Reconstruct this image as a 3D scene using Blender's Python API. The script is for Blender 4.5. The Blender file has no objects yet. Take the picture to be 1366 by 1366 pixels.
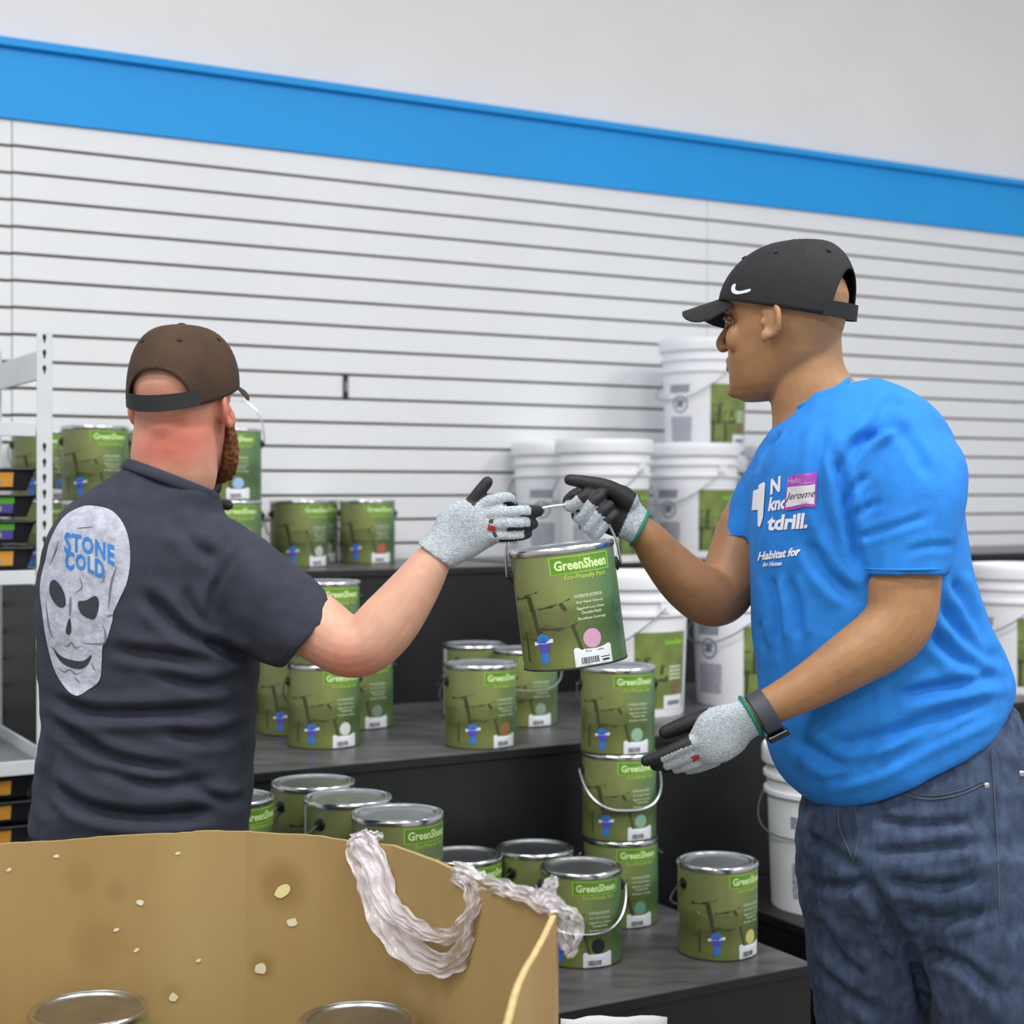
import bpy, bmesh, math, random
import numpy as np
from mathutils import Vector, Matrix, noise
from mathutils.bvhtree import BVHTree
from mathutils.geometry import delaunay_2d_cdt

random.seed(7)
scn = bpy.context.scene
COL = scn.collection
R = math.radians

# ------------------------------------------------------------------ camera, light, exposure
F, CX, HY, CAMH = 2100.0, 683.0, 660.0, 1.38      # focal length in pixels, principal column, horizon row, lens height
cam_d = bpy.data.cameras.new('camera')
cam = bpy.data.objects.new('camera', cam_d); COL.objects.link(cam)
cam.location = (0, 0, CAMH); cam.rotation_euler = (R(90), 0, 0)
cam_d.sensor_width = 36; cam_d.lens = F * 36 / 1366
cam_d.shift_y = -(683 - HY) / 1366
cam_d.dof.use_dof = True; cam_d.dof.focus_distance = 2.5; cam_d.dof.aperture_fstop = 4.2
cam_d.clip_start = 0.05
scn.camera = cam

w = bpy.data.worlds.new('world'); scn.world = w; w.use_nodes = True
w.node_tree.nodes['Background'].inputs[0].default_value = (0.93, 0.96, 1.0, 1)
w.node_tree.nodes['Background'].inputs[1].default_value = 0.50

def area(name, loc, sx, sy, power, col=(1, 0.98, 0.95)):
    l = bpy.data.lights.new(name, 'AREA'); l.shape = 'RECTANGLE'; l.size = sx; l.size_y = sy
    l.energy = power; l.color = col
    o = bpy.data.objects.new(name, l); COL.objects.link(o); o.location = loc
    return o
# rows of ceiling fixtures over the shop floor
for i, (lx, ly) in enumerate([(-1.6, 1.2), (1.2, 1.2), (3.6, 2.4), (-1.2, -1.6), (1.8, -1.6), (4.6, 0.2)]):
    area('ceiling_light', (lx, ly, 4.1), 1.3, 0.5, 62)

scn.view_settings.view_transform = 'Standard'
scn.view_settings.look = 'None'
scn.view_settings.gamma = 1
scn.view_settings.use_curve_mapping = False
scn.view_settings.exposure = 0.28
scn.cycles.use_denoising = True

# ------------------------------------------------------------------ helpers
def P(px, py, Z):
    return Vector(((px - CX) / F * Z, Z, CAMH - (py - HY) / F * Z))
def px_of(v):
    return (CX + v[0] / v[1] * F, HY - (v[2] - CAMH) / v[1] * F)
O = Vector((-1.442, 4.433, 0)); U = Vector((.8674, .4976, 0)); N = Vector((.4976, -.8674, 0))
def W(u, n, z=0.0):                      # wall frame: along the wall, out from the wall, up
    return O + U * u + N * n + Vector((0, 0, z))
WR = math.atan2(U.y, U.x)

def srgb(c):
    if isinstance(c, str):
        c = tuple(int(c[i:i + 2], 16) / 255 for i in (0, 2, 4))
    return tuple((x / 12.92 if x <= .04045 else ((x + .055) / 1.055) ** 2.4) for x in c) + (1,)

MATS = {}
def mat(name, col, rough=.5, metal=0, var=.06, vscale=12, bump=0, bscale=80, col2=None, stretch=None,
        spec=.5, alpha=1, trans=0, coat=0, attr=None):
    if name in MATS: return MATS[name]
    m = bpy.data.materials.new(name); m.use_nodes = True; MATS[name] = m
    nt = m.node_tree; nd = nt.nodes; b = nd['Principled BSDF']
    b.inputs['Roughness'].default_value = rough; b.inputs['Metallic'].default_value = metal
    b.inputs['Specular IOR Level'].default_value = spec
    b.inputs['Alpha'].default_value = alpha
    b.inputs['Transmission Weight'].default_value = trans
    b.inputs['Coat Weight'].default_value = coat
    tc = nd.new('ShaderNodeTexCoord'); src = tc.outputs['Object']
    if stretch:
        mp = nd.new('ShaderNodeMapping'); mp.inputs['Scale'].default_value = stretch
        nt.links.new(src, mp.inputs[0]); src = mp.outputs[0]
    nz = nd.new('ShaderNodeTexNoise'); nz.inputs['Scale'].default_value = vscale; nz.inputs['Detail'].default_value = 4
    nt.links.new(src, nz.inputs['Vector'])
    c1 = srgb(col)
    c2 = srgb(col2) if col2 else tuple(max(0, x * (1 - 2.2 * var)) for x in c1[:3]) + (1,)
    mx = nd.new('ShaderNodeMix'); mx.data_type = 'RGBA'
    rp = nd.new('ShaderNodeMapRange'); rp.inputs[1].default_value = .35; rp.inputs[2].default_value = .65
    nt.links.new(nz.outputs[0], rp.inputs[0]); nt.links.new(rp.outputs[0], mx.inputs[0])
    mx.inputs[6].default_value = c1; mx.inputs[7].default_value = c2
    out = mx.outputs[2]
    if attr:
        at = nd.new('ShaderNodeAttribute'); at.attribute_name = attr
        m2 = nd.new('ShaderNodeMix'); m2.data_type = 'RGBA'; m2.blend_type = 'MULTIPLY'; m2.inputs[0].default_value = 1
        nt.links.new(out, m2.inputs[6]); nt.links.new(at.outputs['Color'], m2.inputs[7]); out = m2.outputs[2]
    nt.links.new(out, b.inputs['Base Color'])
    if bump:
        n2 = nd.new('ShaderNodeTexNoise'); n2.inputs['Scale'].default_value = bscale; n2.inputs['Detail'].default_value = 3
        nt.links.new(src, n2.inputs['Vector'])
        bp = nd.new('ShaderNodeBump'); bp.inputs['Strength'].default_value = bump; bp.inputs['Distance'].default_value = .004
        nt.links.new(n2.outputs[0], bp.inputs['Height']); nt.links.new(bp.outputs[0], b.inputs['Normal'])
    return m

def catmull(pts, n=6):
    pts = [Vector(p) for p in pts]
    if len(pts) < 3:
        return [pts[0].lerp(pts[-1], i / n) for i in range(n + 1)]
    q = [pts[0] * 2 - pts[1]] + pts + [pts[-1] * 2 - pts[-2]]; out = []
    for i in range(1, len(q) - 2):
        a, b, c, d = q[i - 1], q[i], q[i + 1], q[i + 2]
        for k in range(n):
            t = k / n
            out.append(.5 * ((2 * b) + (c - a) * t + (2 * a - 5 * b + 4 * c - d) * t * t + (3 * b - a - 3 * c + d) * t ** 3))
    out.append(pts[-1]); return out

def world_loc(o):
    v = Vector((0, 0, 0))
    while o is not None: v += Vector(o.location); o = o.parent
    return v
class G:
    def __init__(s): s.v = []; s.f = []; s.m = []
    def add(s, v, f, m=0):
        o = len(s.v); s.v += [tuple(x) for x in v]; s.f += [tuple(i + o for i in q) for q in f]; s.m += [m] * len(f); return s
    def rings(s, rings, m=0, caps=True, closed=False):
        n = len(rings[0]); v = [p for r in rings for p in r]; f = []
        k = len(rings)
        for i in range(k - (0 if closed else 1)):
            j = (i + 1) % k
            for a in range(n):
                b = (a + 1) % n
                f.append((i * n + a, i * n + b, j * n + b, j * n + a))
        if caps and not closed:
            f.append(tuple(range(n - 1, -1, -1))); f.append(tuple((k - 1) * n + a for a in range(n)))
        return s.add(v, f, m)
    def loft(s, secs, n=28, p=1.0, m=0, sub=4):
        """secs: (centre, half-axis a, half-axis b)"""
        C = catmull([x[0] for x in secs], sub); A = catmull([x[1] for x in secs], sub); B = catmull([x[2] for x in secs], sub)
        rg = []
        for c, a, b in zip(C, A, B):
            r = []
            for k in range(n):
                t = 2 * math.pi * k / n; ct, st = math.cos(t), math.sin(t)
                r.append(c + a * (math.copysign(abs(ct) ** p, ct)) + b * (math.copysign(abs(st) ** p, st)))
            rg.append(r)
        return s.rings(rg, m)
    def tube(s, pts, rad, n=12, sub=5, m=0, caps=True, closed=False, flat=1.0, up=None):
        pts = [Vector(p) for p in pts]
        if not isinstance(rad, (list, tuple)): rad = [rad] * len(pts)
        if sub > 1 and not closed:
            rr = [x.x for x in catmull([Vector((r, 0, 0)) for r in rad], sub)]; pts = catmull(pts, sub)
        else: rr = list(rad)
        k = len(pts); rg = []; t0 = None; nrm = None
        for i in range(k):
            if closed: t = (pts[(i + 1) % k] - pts[i - 1]).normalized()
            else: t = (pts[min(i + 1, k - 1)] - pts[max(i - 1, 0)]).normalized()
            if nrm is None:
                nrm = (up and Vector(up)) or (Vector((0, 0, 1)) if abs(t.z) < .9 else Vector((1, 0, 0)))
            nrm = (nrm - t * nrm.dot(t)).normalized(); b = t.cross(nrm)
            rg.append((pts[i], t, nrm.copy(), b, rr[i]))
        R_ = []
        def ring(c, nr, b, r): return [c + nr * (r * math.cos(2 * math.pi * a / n)) + b * (r * flat * math.sin(2 * math.pi * a / n)) for a in range(n)]
        if caps == 'round':
            c, t, nr, b, r = rg[0]
            for q in (-.95, -.7, -.35): R_.append(ring(c + t * r * q, nr, b, r * math.sqrt(1 - q * q)))
        for c, t, nr, b, r in rg: R_.append(ring(c, nr, b, r))
        if caps == 'round':
            c, t, nr, b, r = rg[-1]
            for q in (.35, .7, .95): R_.append(ring(c + t * r * q, nr, b, r * math.sqrt(1 - q * q)))
        return s.rings(R_, m, bool(caps), closed)
    def lathe(s, prof, n=40, m=0, c=(0, 0, 0), caps=False):
        rg = [[Vector((c[0] + r * math.cos(2 * math.pi * a / n), c[1] + r * math.sin(2 * math.pi * a / n), c[2] + z)) for a in range(n)] for r, z in prof]
        return s.rings(rg, m, caps)
    def ell(s, c, rx, ry, rz, rot=None, m=0, n=20, k=12):
        c = Vector(c); v = []; rg = []
        for i in range(1, k):
            t = math.pi * i / k
            r = []
            for a in range(n):
                q = Vector((rx * math.sin(t) * math.cos(2 * math.pi * a / n), ry * math.sin(t) * math.sin(2 * math.pi * a / n), -rz * math.cos(t)))
                if rot is not None: q = rot @ q
                r.append(c + q)
            rg.append(r)
        return s.rings(rg, m)
    def box(s, x0, x1, y0, y1, z0, z1, m=0, T=None):
        v = [Vector((x, y, z)) for z in (z0, z1) for y in (y0, y1) for x in (x0, x1)]
        if T is not None: v = [T @ q if isinstance(T, Matrix) else T(q) for q in v]
        return s.add(v, [(0, 2, 3, 1), (4, 5, 7, 6), (0, 1, 5, 4), (2, 6, 7, 3), (0, 4, 6, 2), (1, 3, 7, 5)], m)
    def mesh(s, name, mats, smooth=True, off=None):
        me = bpy.data.meshes.new(name)
        v = s.v if off is None else [tuple(Vector(q) - off) for q in s.v]
        me.from_pydata(v, [], s.f); 
        for q in mats: me.materials.append(q)
        me.polygons.foreach_set('material_index', s.m)
        me.polygons.foreach_set('use_smooth', [smooth] * len(s.f))
        me.validate(); me.update()
        if smooth: me.set_sharp_from_angle(angle=R(38))
        return me
    def obj(s, name, mats, parent=None, smooth=True, world=False, bevel=0):
        if not isinstance(mats, (list, tuple)): mats = [mats]
        off = world_loc(parent) if (world and parent) else None
        o = bpy.data.objects.new(name, s.mesh(name, mats, smooth, off)); COL.objects.link(o); o.parent = parent
        if bevel:
            b = o.modifiers.new('bevel', 'BEVEL'); b.width = bevel; b.segments = 2; b.limit_method = 'ANGLE'; b.angle_limit = R(40)
        return o

def tag(o, label, cat, group=None, kind=None):
    if label: o['label'] = label
    if cat: o['category'] = cat
    if group: o['group'] = group
    if kind: o['kind'] = kind
    return o
def empty(name, loc, rot=(0, 0, 0)):
    o = bpy.data.objects.new(name, None); COL.objects.link(o); o.location = loc; o.rotation_euler = rot
    o.empty_display_size = .05; return o
def copy_tree(o, parent=None):
    c = o.copy(); COL.objects.link(c); c.parent = parent
    for ch in list(o.children): copy_tree(ch, c)
    return c

def remesh(g, voxel, smooth=6, name='tmp'):
    me = bpy.data.meshes.new(name); me.from_pydata(g.v, [], g.f); me.update()
    bm = bmesh.new(); bm.from_mesh(me); bmesh.ops.recalc_face_normals(bm, faces=bm.faces); bm.to_mesh(me); bm.free()
    o = bpy.data.objects.new(name, me); COL.objects.link(o)
    r = o.modifiers.new('r', 'REMESH'); r.mode = 'VOXEL'; r.voxel_size = voxel; r.use_smooth_shade = True
    if smooth:
        q = o.modifiers.new('s', 'SMOOTH'); q.factor = .5; q.iterations = smooth
    dg = bpy.context.evaluated_depsgraph_get(); dg.update()
    out = bpy.data.meshes.new_from_object(o.evaluated_get(dg))
    bpy.data.objects.remove(o); bpy.data.meshes.remove(me)
    out.name = name
    return out
def get_np(me):
    n = len(me.vertices); a = np.empty(n * 3); me.vertices.foreach_get('co', a); b = np.empty(n * 3); me.vertices.foreach_get('normal', b)
    return a.reshape(-1, 3), b.reshape(-1, 3)
def set_np(me, a):
    me.vertices.foreach_set('co', a.reshape(-1)); me.update()
def mesh_obj(name, me, mats, parent):
    if not isinstance(mats, (list, tuple)): mats = [mats]
    a, _ = get_np(me); set_np(me, a - np.array(world_loc(parent)))
    me.materials.clear()
    for q in mats: me.materials.append(q)
    me.polygons.foreach_set('use_smooth', [True] * len(me.polygons))
    o = bpy.data.objects.new(name, me); COL.objects.link(o); o.parent = parent; return o
def bvh_of(me):       # call before mesh_obj moves it to local space
    a, _ = get_np(me)
    return BVHTree.FromPolygons([Vector(x) for x in a], [tuple(p.vertices) for p in me.polygons])
CAMP = Vector((0, 0, CAMH))
def hit(bvh, px, py, off=.001):
    d = (P(px, py, 1) - CAMP).normalized()
    p, n, i, t = bvh.ray_cast(CAMP, d)
    if p is None: return None
    return p + n * off if n.dot(d) < 0 else p - n * off

def creases(me, lines, zlim=None):
    """press cloth folds into the side of the garment that the folds are on: (points in px, width px, depth m)"""
    a, n = get_np(me)
    ux = CX + a[:, 0] / a[:, 1] * F; uy = HY - (a[:, 2] - CAMH) / a[:, 1] * F
    view = a - np.array(CAMP); view /= np.linalg.norm(view, axis=1)[:, None]
    face = np.clip(-(view * n).sum(1) * 2.5, 0, 1)
    d = np.zeros(len(a))
    for pts, wd, dep in lines:
        pts = [(p.x, p.y) for p in catmull([Vector((x, y, 0)) for x, y in pts], 5)]
        best = np.full(len(a), 1e9); tt = np.zeros(len(a)); L = len(pts) - 1
        for k in range(L):
            x0, y0 = pts[k]; x1, y1 = pts[k + 1]; dx, dy = x1 - x0, y1 - y0; l2 = dx * dx + dy * dy + 1e-9
            t = np.clip(((ux - x0) * dx + (uy - y0) * dy) / l2, 0, 1)
            q = np.hypot(ux - x0 - t * dx, uy - y0 - t * dy)
            m = q < best; best[m] = q[m]; tt[m] = (k + t[m]) / L
        end = np.clip(np.minimum(tt, 1 - tt) * 6, .15, 1)
        g = np.exp(-(best / wd) ** 2) - .45 * np.exp(-((best - 2.0 * wd) / (wd * 1.1)) ** 2)
        d -= 1.3 * dep * end * g
    set_np(me, a + n * (d * face)[:, None])
def wrinkle(me, amp, scale, stretch=(1, 1, 1)):
    a, n = get_np(me)
    d = np.array([noise.noise(Vector((x[0] * scale * stretch[0], x[1] * scale * stretch[1], x[2] * scale * stretch[2]))) for x in a])
    set_np(me, a + n * (amp * d)[:, None])

_fonts = {}
def text_mesh(s, bold=0.0, shear=0, space=1.0):
    """flat triangulated lettering, 1 unit high, centred: returns verts, faces, (width, height)"""
    c = bpy.data.curves.new('t', 'FONT'); c.body = s; c.size = 1; c.resolution_u = 2; c.offset = bold; c.shear = shear
    c.align_x = 'CENTER'; c.align_y = 'CENTER'; c.space_character = space; c.fill_mode = 'FRONT'
    o = bpy.data.objects.new('t', c); COL.objects.link(o)
    dg = bpy.context.evaluated_depsgraph_get(); dg.update()
    me = bpy.data.meshes.new_from_object(o.evaluated_get(dg))
    v = [(x.co.x, x.co.y) for x in me.vertices]; f = [tuple(p.vertices) for p in me.polygons]
    bpy.data.objects.remove(o); bpy.data.curves.remove(c); bpy.data.meshes.remove(me)
    xs = [q[0] for q in v]; ys = [q[1] for q in v]
    mx, my = (max(xs) + min(xs)) / 2, (max(ys) + min(ys)) / 2; wd, ht = max(xs) - min(xs), max(ys) - min(ys)
    return [((x - mx) / wd, (y - my) / ht) for x, y in v], f     # unit box -.5...5
def poly_mesh(pts, step):
    """filled outline with inner grid points so it can follow a curved surface"""
    n = len(pts); vs = [Vector(p) for p in pts]
    x0, x1 = min(p[0] for p in pts), max(p[0] for p in pts); y0, y1 = min(p[1] for p in pts), max(p[1] for p in pts)
    y = y0 + step / 2
    extra = []
    while y < y1:
        x = x0 + step / 2
        while x < x1:
            ins = False; j = n - 1
            for i in range(n):
                if (pts[i][1] > y) != (pts[j][1] > y) and x < (pts[j][0] - pts[i][0]) * (y - pts[i][1]) / (pts[j][1] - pts[i][1] + 1e-12) + pts[i][0]: ins = not ins
                j = i
            if ins: extra.append(Vector((x, y)))
            x += step
        y += step
    v, e, f, *_ = delaunay_2d_cdt(vs + extra, [], [list(range(n))], 1, 1e-6)
    return [(q.x, q.y) for q in v], [tuple(t) for t in f]
def smooth_poly(pts, n=5):
    q = [Vector((x, y, 0)) for x, y in pts]; k = len(q); out = []
    for i in range(k):
        a, b, c, d = q[i - 1], q[i], q[(i + 1) % k], q[(i + 2) % k]
        for j in range(n):
            t = j / n
            o = .5 * ((2 * b) + (c - a) * t + (2 * a - 5 * b + 4 * c - d) * t * t + (3 * b - a - 3 * c + d) * t ** 3)
            out.append((o.x, o.y))
    return out
def decal(name, vf, bvh, m, parent, off=.0012, fn=None):
    """lay flat print on a surface (outline in px)"""
    v, f = vf; pts = []
    last = None
    for q in v:
        x, y = fn(*q) if fn else q
        h = hit(bvh, x, y, off)
        pts.append(h)
    keep = [t for t in f if all(pts[i] is not None for i in t)]
    keep = [t for t in keep if max((pts[t[0]] - pts[t[1]]).length, (pts[t[1]] - pts[t[2]]).length) < .06]
    g = G(); g.add([p if p is not None else Vector((0, 2.5, 1)) for p in pts], keep)
    used = sorted({i for t in keep for i in t}); re = {a: b for b, a in enumerate(used)}
    g2 = G(); g2.add([pts[i] for i in used], [tuple(re[i] for i in t) for t in keep])
    return g2.obj(name, m, parent, world=True)

# ------------------------------------------------------------------ materials
M_slat = mat('slat_white', 'eceef1', .42, var=.012, vscale=5)
M_groove = mat('groove_brown', '6e5a44', .8, var=.1)
M_dry = mat('drywall', 'edebec', .85, var=.015, vscale=3, bump=.05, bscale=200)
M_blue = mat('band_blue', '0f9fee', .55, var=.03, vscale=2)
M_floor = mat('floor_grey', '8d8a86', .45, var=.08, vscale=6)
M_black = mat('riser_black', '17181b', .45, var=.15, vscale=20)
M_tread = mat('riser_tread', '646163', .34, var=.2, vscale=7, col2='48474a', stretch=(1, 3, 1), bump=.08, bscale=40)
M_steel = mat('shelf_grey', 'd3d8db', .45, var=.03, vscale=9)
M_slot = mat('slot_dark', '22262a', .8)
M_tin = mat('tin', 'd6d8da', .22, metal=1, var=.04)
M_tin2 = mat('tin_lid', 'b9bcbf', .3, metal=1, var=.08, vscale=25)
M_wire = mat('bail_wire', 'c9ccce', .28, metal=1, var=.03)
M_lug = mat('lug_black', '15171a', .4)
M_seam = mat('label_white_strip', 'd9dce0', .4)
M_logo = mat('logo_green', '64962f', .4, var=.05)
M_lime = mat('logo_lime', 'b2de48', .4, var=.04)
M_pale = mat('logo_pale', 'dcf2b0', .4, var=.02)
M_chair = mat('print_chair', '41472a', .4, var=.1)
M_chair2 = mat('print_chair_soft', '6a7042', .4, var=.1)
M_teal = mat('print_teal', '557a5c', .4, var=.1)
M_ptxt = mat('print_white', 'd8e4c8', .4, var=.02)
M_rib = mat('ribbon_blue', '3f7fd8', .4, var=.15, vscale=60)
M_rib2 = mat('ribbon_violet', '5a55c8', .4, var=.1)
M_tag = mat('tag_white', 'e9ecf2', .45, var=.01)
M_ink = mat('ink_black', '22252c', .6)
M_ink2 = mat('ink_grey', '8d8fa6', .6, var=.2, vscale=90)
M_pail = mat('pail_white', 'edeef3', .32, var=.015)
M_bin = mat('tray_black', '1d1f25', .4)
M_orange = mat('tag_orange', 'e9a640', .5, var=.03)
M_green = mat('tag_green', '63b53a', .5)
M_purple = mat('tag_purple', '5b52a8', .5)

# ------------------------------------------------------------------ room
def quad_w(name, u0, u1, n0, n1, z0, z1, m, parent=None, bevel=0, smooth=False):
    g = G(); g.box(u0, u1, n0, n1, z0, z1, 0, lambda q: W(q.x, q.y, q.z))
    g.f = [tuple(reversed(t)) for t in g.f]
    return g.obj(name, m, parent, smooth, bevel=bevel)
g = G(); g.box(-4, 6.5, -3, 9, -.05, 0); tag(g.obj('floor', M_floor, smooth=False), None, None, kind='structure')
wall = tag(quad_w('wall_back', -2.41, 5.6, -.12, -.022, 0, 4.3, M_dry), None, None, kind='structure')
backing = quad_w('groove_board', -2.41, 4.91, -.0219, -.012, .55, 2.44, M_groove, wall)
GZ0, GP, GG = 2.368, .0762, .0085
for u0, u1 in ((-2.41, .032), (.0345, 2.472), (2.4745, 4.91)):
    dz = {-2.41: -.002, .0345: .0, 2.4745: .001}[u0]
    base = None
    quad_w('slat', u0, u1, -.013, 0, GZ0 + GG / 2 + dz, 2.4402, M_slat, wall, bevel=.0012)
    for k in range(23):
        z1 = GZ0 - GG / 2 - k * GP + dz; z0 = z1 - GP + GG
        if base is None:
            base = quad_w('slat', u0, u1, -.013, 0, z0, z1, M_slat, wall, bevel=.0012); bz = z0
        else:
            o = base.copy(); COL.objects.link(o); o.parent = wall; o.location.z = z0 - bz
band = tag(quad_w('trim_1', -2.41, 5.6, -.022, .012, 2.4412, 2.640, M_blue), None, None, kind='structure')
quad_w('ledge', -2.41, 5.6, -.022, .034, 2.6402, 2.664, M_blue, band, bevel=.002)

# black bracket hooked over one slat
T = empty('slat_bracket', W(1.195, 0, 1.715))
tag(T, 'small black bracket hooked over one white wall slat, above the middle of the cans', 'bracket')
g = G()
hb = hit(BVHTree.FromPolygons([W(-2, 0, 0), W(4.9, 0, 0), W(4.9, 0, 4), W(-2, 0, 4)], [(0, 1, 2, 3)]), 460.5, 515, 0)
T.location = hb
ub = (hb - O).dot(U)
zt = hb.z
g.box(ub - .0085, ub + .0085, .0005, .006, zt - .038, zt + .038, 0, lambda q: W(q.x, q.y, q.z)); g.f = [tuple(reversed(t)) for t in g.f]
g.obj('plate', M_lug, T, False, world=True, bevel=.001)
g = G(); g.box(ub - .004, ub + .004, .0061, .010, zt - .018, zt + .014, 0, lambda q: W(q.x, q.y, q.z)); g.f = [tuple(reversed(t)) for t in g.f]
g.obj('tongue', mat('tongue_grey', '9a9ea6', .4), T, False, world=True, bevel=.001)

# ------------------------------------------------------------------ stepped risers
Z1, Z2, Z3 = .425, .80, 1.175
def riser(name, label, u0, u1, n0, n1, z, tm=None):
    T = empty(name, W((u0 + u1) / 2, (n0 + n1) / 2, 0)); tag(T, label, 'riser', 'stepped display risers')
    def part(nm, a, b, c, d, e, f, m, bv=.002):
        g = G(); g.box(a, b, c, d, e, f, 0, lambda q: W(q.x, q.y, q.z)); g.f = [tuple(reversed(t)) for t in g.f]
        return g.obj(nm, m, T, False, world=True, bevel=bv)
    part('carcass', u0 + .004, u1 - .004, n0, n1 - .006, 0, z - .0205, M_black)
    part('tread_edge', u0, u1, n0, n1, z - .02, z - .0012, M_black, .001)
    part('tread', u0 + .001, u1 - .001, n0, n1 - .001, z - .0012, z, tm or M_tread, 0)
    return T
riser('display_riser', 'lowest black display step with worn grey top, holding the yellow-dot can', .0, 1.173, 1.452, 2.09, Z1)
riser('display_riser', 'long middle black display step with scuffed grey top under cans and white pails', .13, 4.3, .622, 1.45, Z2)
riser('display_riser', 'top black display step at left, holding the cans against the slat wall', .0, 1.375, .005, .62, Z3)
riser('display_riser', 'top black display step at right, holding the white pails against the slat wall', 1.425, 4.3, .005, .62, Z3)
riser('display_riser', 'low black display step behind the person in blue, holding one white pail', 1.33, 3.2, 1.452, 1.92, Z1, M_black)

# paper lying over the front of the lowest step
T = G(); 
cols = []
for i in range(9):
    x = 748 + i * 142 / 8; row = []
    for j in range(6):
        y = 1356 + j * 14 + (3 if i < 2 else 0) * (j == 0) + 1.5 * math.sin(i * 1.7)
        row.append(P(x, y, 2.70 + .004 * math.sin(i * .9 + j * .7)))
    cols.append(row)
v = [p for r in cols for p in r]; f = [(i * 6 + j, i * 6 + j + 1, (i + 1) * 6 + j + 1, (i + 1) * 6 + j) for i in range(8) for j in range(5)]
T.add(v, f); po = T.obj('paper_sheet', mat('paper', 'e6e8ee', .7, var=.02))
sm = po.modifiers.new('s', 'SOLIDIFY'); sm.thickness = .0015
tag(po, 'white paper sheet hanging at the front of the lowest step, at the bottom edge', 'paper')

# ------------------------------------------------------------------ gallon paint can
CR, CH = .0830, .190
def can_body_mat():
    m = bpy.data.materials.new('can_label_green'); m.use_nodes = True; nt = m.node_tree; nd = nt.nodes; b = nd['Principled BSDF']
    b.inputs['Roughness'].default_value = .33
    tc = nd.new('ShaderNodeTexCoord'); sp = nd.new('ShaderNodeSeparateXYZ'); nt.links.new(tc.outputs['Object'], sp.inputs[0])
    rx = nd.new('ShaderNodeMapRange'); rx.inputs[1].default_value = -.08; rx.inputs[2].default_value = .08; nt.links.new(sp.outputs[0], rx.inputs[0])
    r1 = nd.new('ShaderNodeValToRGB'); nt.links.new(rx.outputs[0], r1.inputs[0])
    e = r1.color_ramp.elements; e[0].position = 0; e[0].color = srgb('7d8456'); e[1].position = 1; e[1].color = srgb('5f8560')
    q = e.new(.45); q.color = srgb('8c985e'); q = e.new(.75); q.color = srgb('728c5c')
    rz = nd.new('ShaderNodeMapRange'); rz.inputs[1].default_value = 0; rz.inputs[2].default_value = .19; nt.links.new(sp.outputs[2], rz.inputs[0])
    r2 = nd.new('ShaderNodeValToRGB'); nt.links.new(rz.outputs[0], r2.inputs[0])
    e = r2.color_ramp.elements; e[0].position = 0; e[0].color = srgb('d3d6b4'); e[1].position = 1; e[1].color = (1, 1, 1, 1)
    for p_, c_ in ((.12, 'd9dcc0'), (.30, 'b3b69c'), (.47, 'c2c5aa'), (.56, 'f0f0e0')):
        q = e.new(p_); q.color = srgb(c_)
    nz = nd.new('ShaderNodeTexNoise'); nz.inputs['Scale'].default_value = 26; nz.inputs['Detail'].default_value = 2; nt.links.new(tc.outputs['Object'], nz.inputs['Vector'])
    mz = nd.new('ShaderNodeMapRange'); mz.inputs[3].default_value = .84; mz.inputs[4].default_value = 1.12; nt.links.new(nz.outputs[0], mz.inputs[0])
    mx = nd.new('ShaderNodeMix'); mx.data_type = 'RGBA'; mx.blend_type = 'MULTIPLY'; mx.inputs[0].default_value = 1
    nt.links.new(r1.outputs[0], mx.inputs[6]); nt.links.new(r2.outputs[0], mx.inputs[7])
    m3 = nd.new('ShaderNodeMix'); m3.data_type = 'RGBA'; m3.blend_type = 'MULTIPLY'; m3.inputs[0].default_value = 1
    nt.links.new(mx.outputs[2], m3.inputs[6]); nt.links.new(mz.outputs[0], m3.inputs[7]); nt.links.new(m3.outputs[2], b.inputs['Base Color'])
    return m
M_can = can_body_mat()
def cyl(ang, z, r):                       # label angle (deg, + to the viewer's right) and height
    a = R(ang); return Vector((r * math.sin(a), -r * math.cos(a), z))
def cyl_rect(g, a0, a1, z0, z1, r, m, n=None, rnd=0):
    n = n or max(2, int(abs(a1 - a0) / 6) + 1)
    v = [cyl(a0 + (a1 - a0) * i / n, z, r) for i in range(n + 1) for z in (z0, z1)]
    g.add(v, [(2 * i, 2 * i + 2, 2 * i + 3, 2 * i + 1) for i in range(n)], m)
def cyl_text(g, s, a0, a1, z, h, r, m, bold=0, shear=0, drop=0):
    v, f = text_mesh(s, bold, shear)
    g.add([cyl((a0 + a1) / 2 + x * (a1 - a0), z + y * h, r) for x, y in v], f, m)
def cyl_poly(g, pts, r, m, step=6):       # pts in (deg, mm)
    v, f = poly_mesh(pts, step)
    if sum((pts[i][0] - pts[i - 1][0]) * (pts[i][1] + pts[i - 1][1]) for i in range(len(pts))) > 0: pass
    ar = lambda t: (v[t[1]][0] - v[t[0]][0]) * (v[t[2]][1] - v[t[0]][1]) - (v[t[2]][0] - v[t[0]][0]) * (v[t[1]][1] - v[t[0]][1])
    f = [t if ar(t) > 0 else tuple(reversed(t)) for t in f]
    g.add([cyl(a, z / 1000, r) for a, z in v], f, m)
def strip(a0, z0, a1, z1, w0, w1=None):
    w1 = w1 or w0; dx, dz = (a1 - a0) * 1.45, z1 - z0; l = math.hypot(dx, dz); nx, nz = -dz / l / 1.45, dx / l
    return [(a0 - nx * w0, z0 - nz * w0), (a1 - nx * w1, z1 - nz * w1), (a1 + nx * w1, z1 + nz * w1), (a0 + nx * w0, z0 + nz * w0)]

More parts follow.
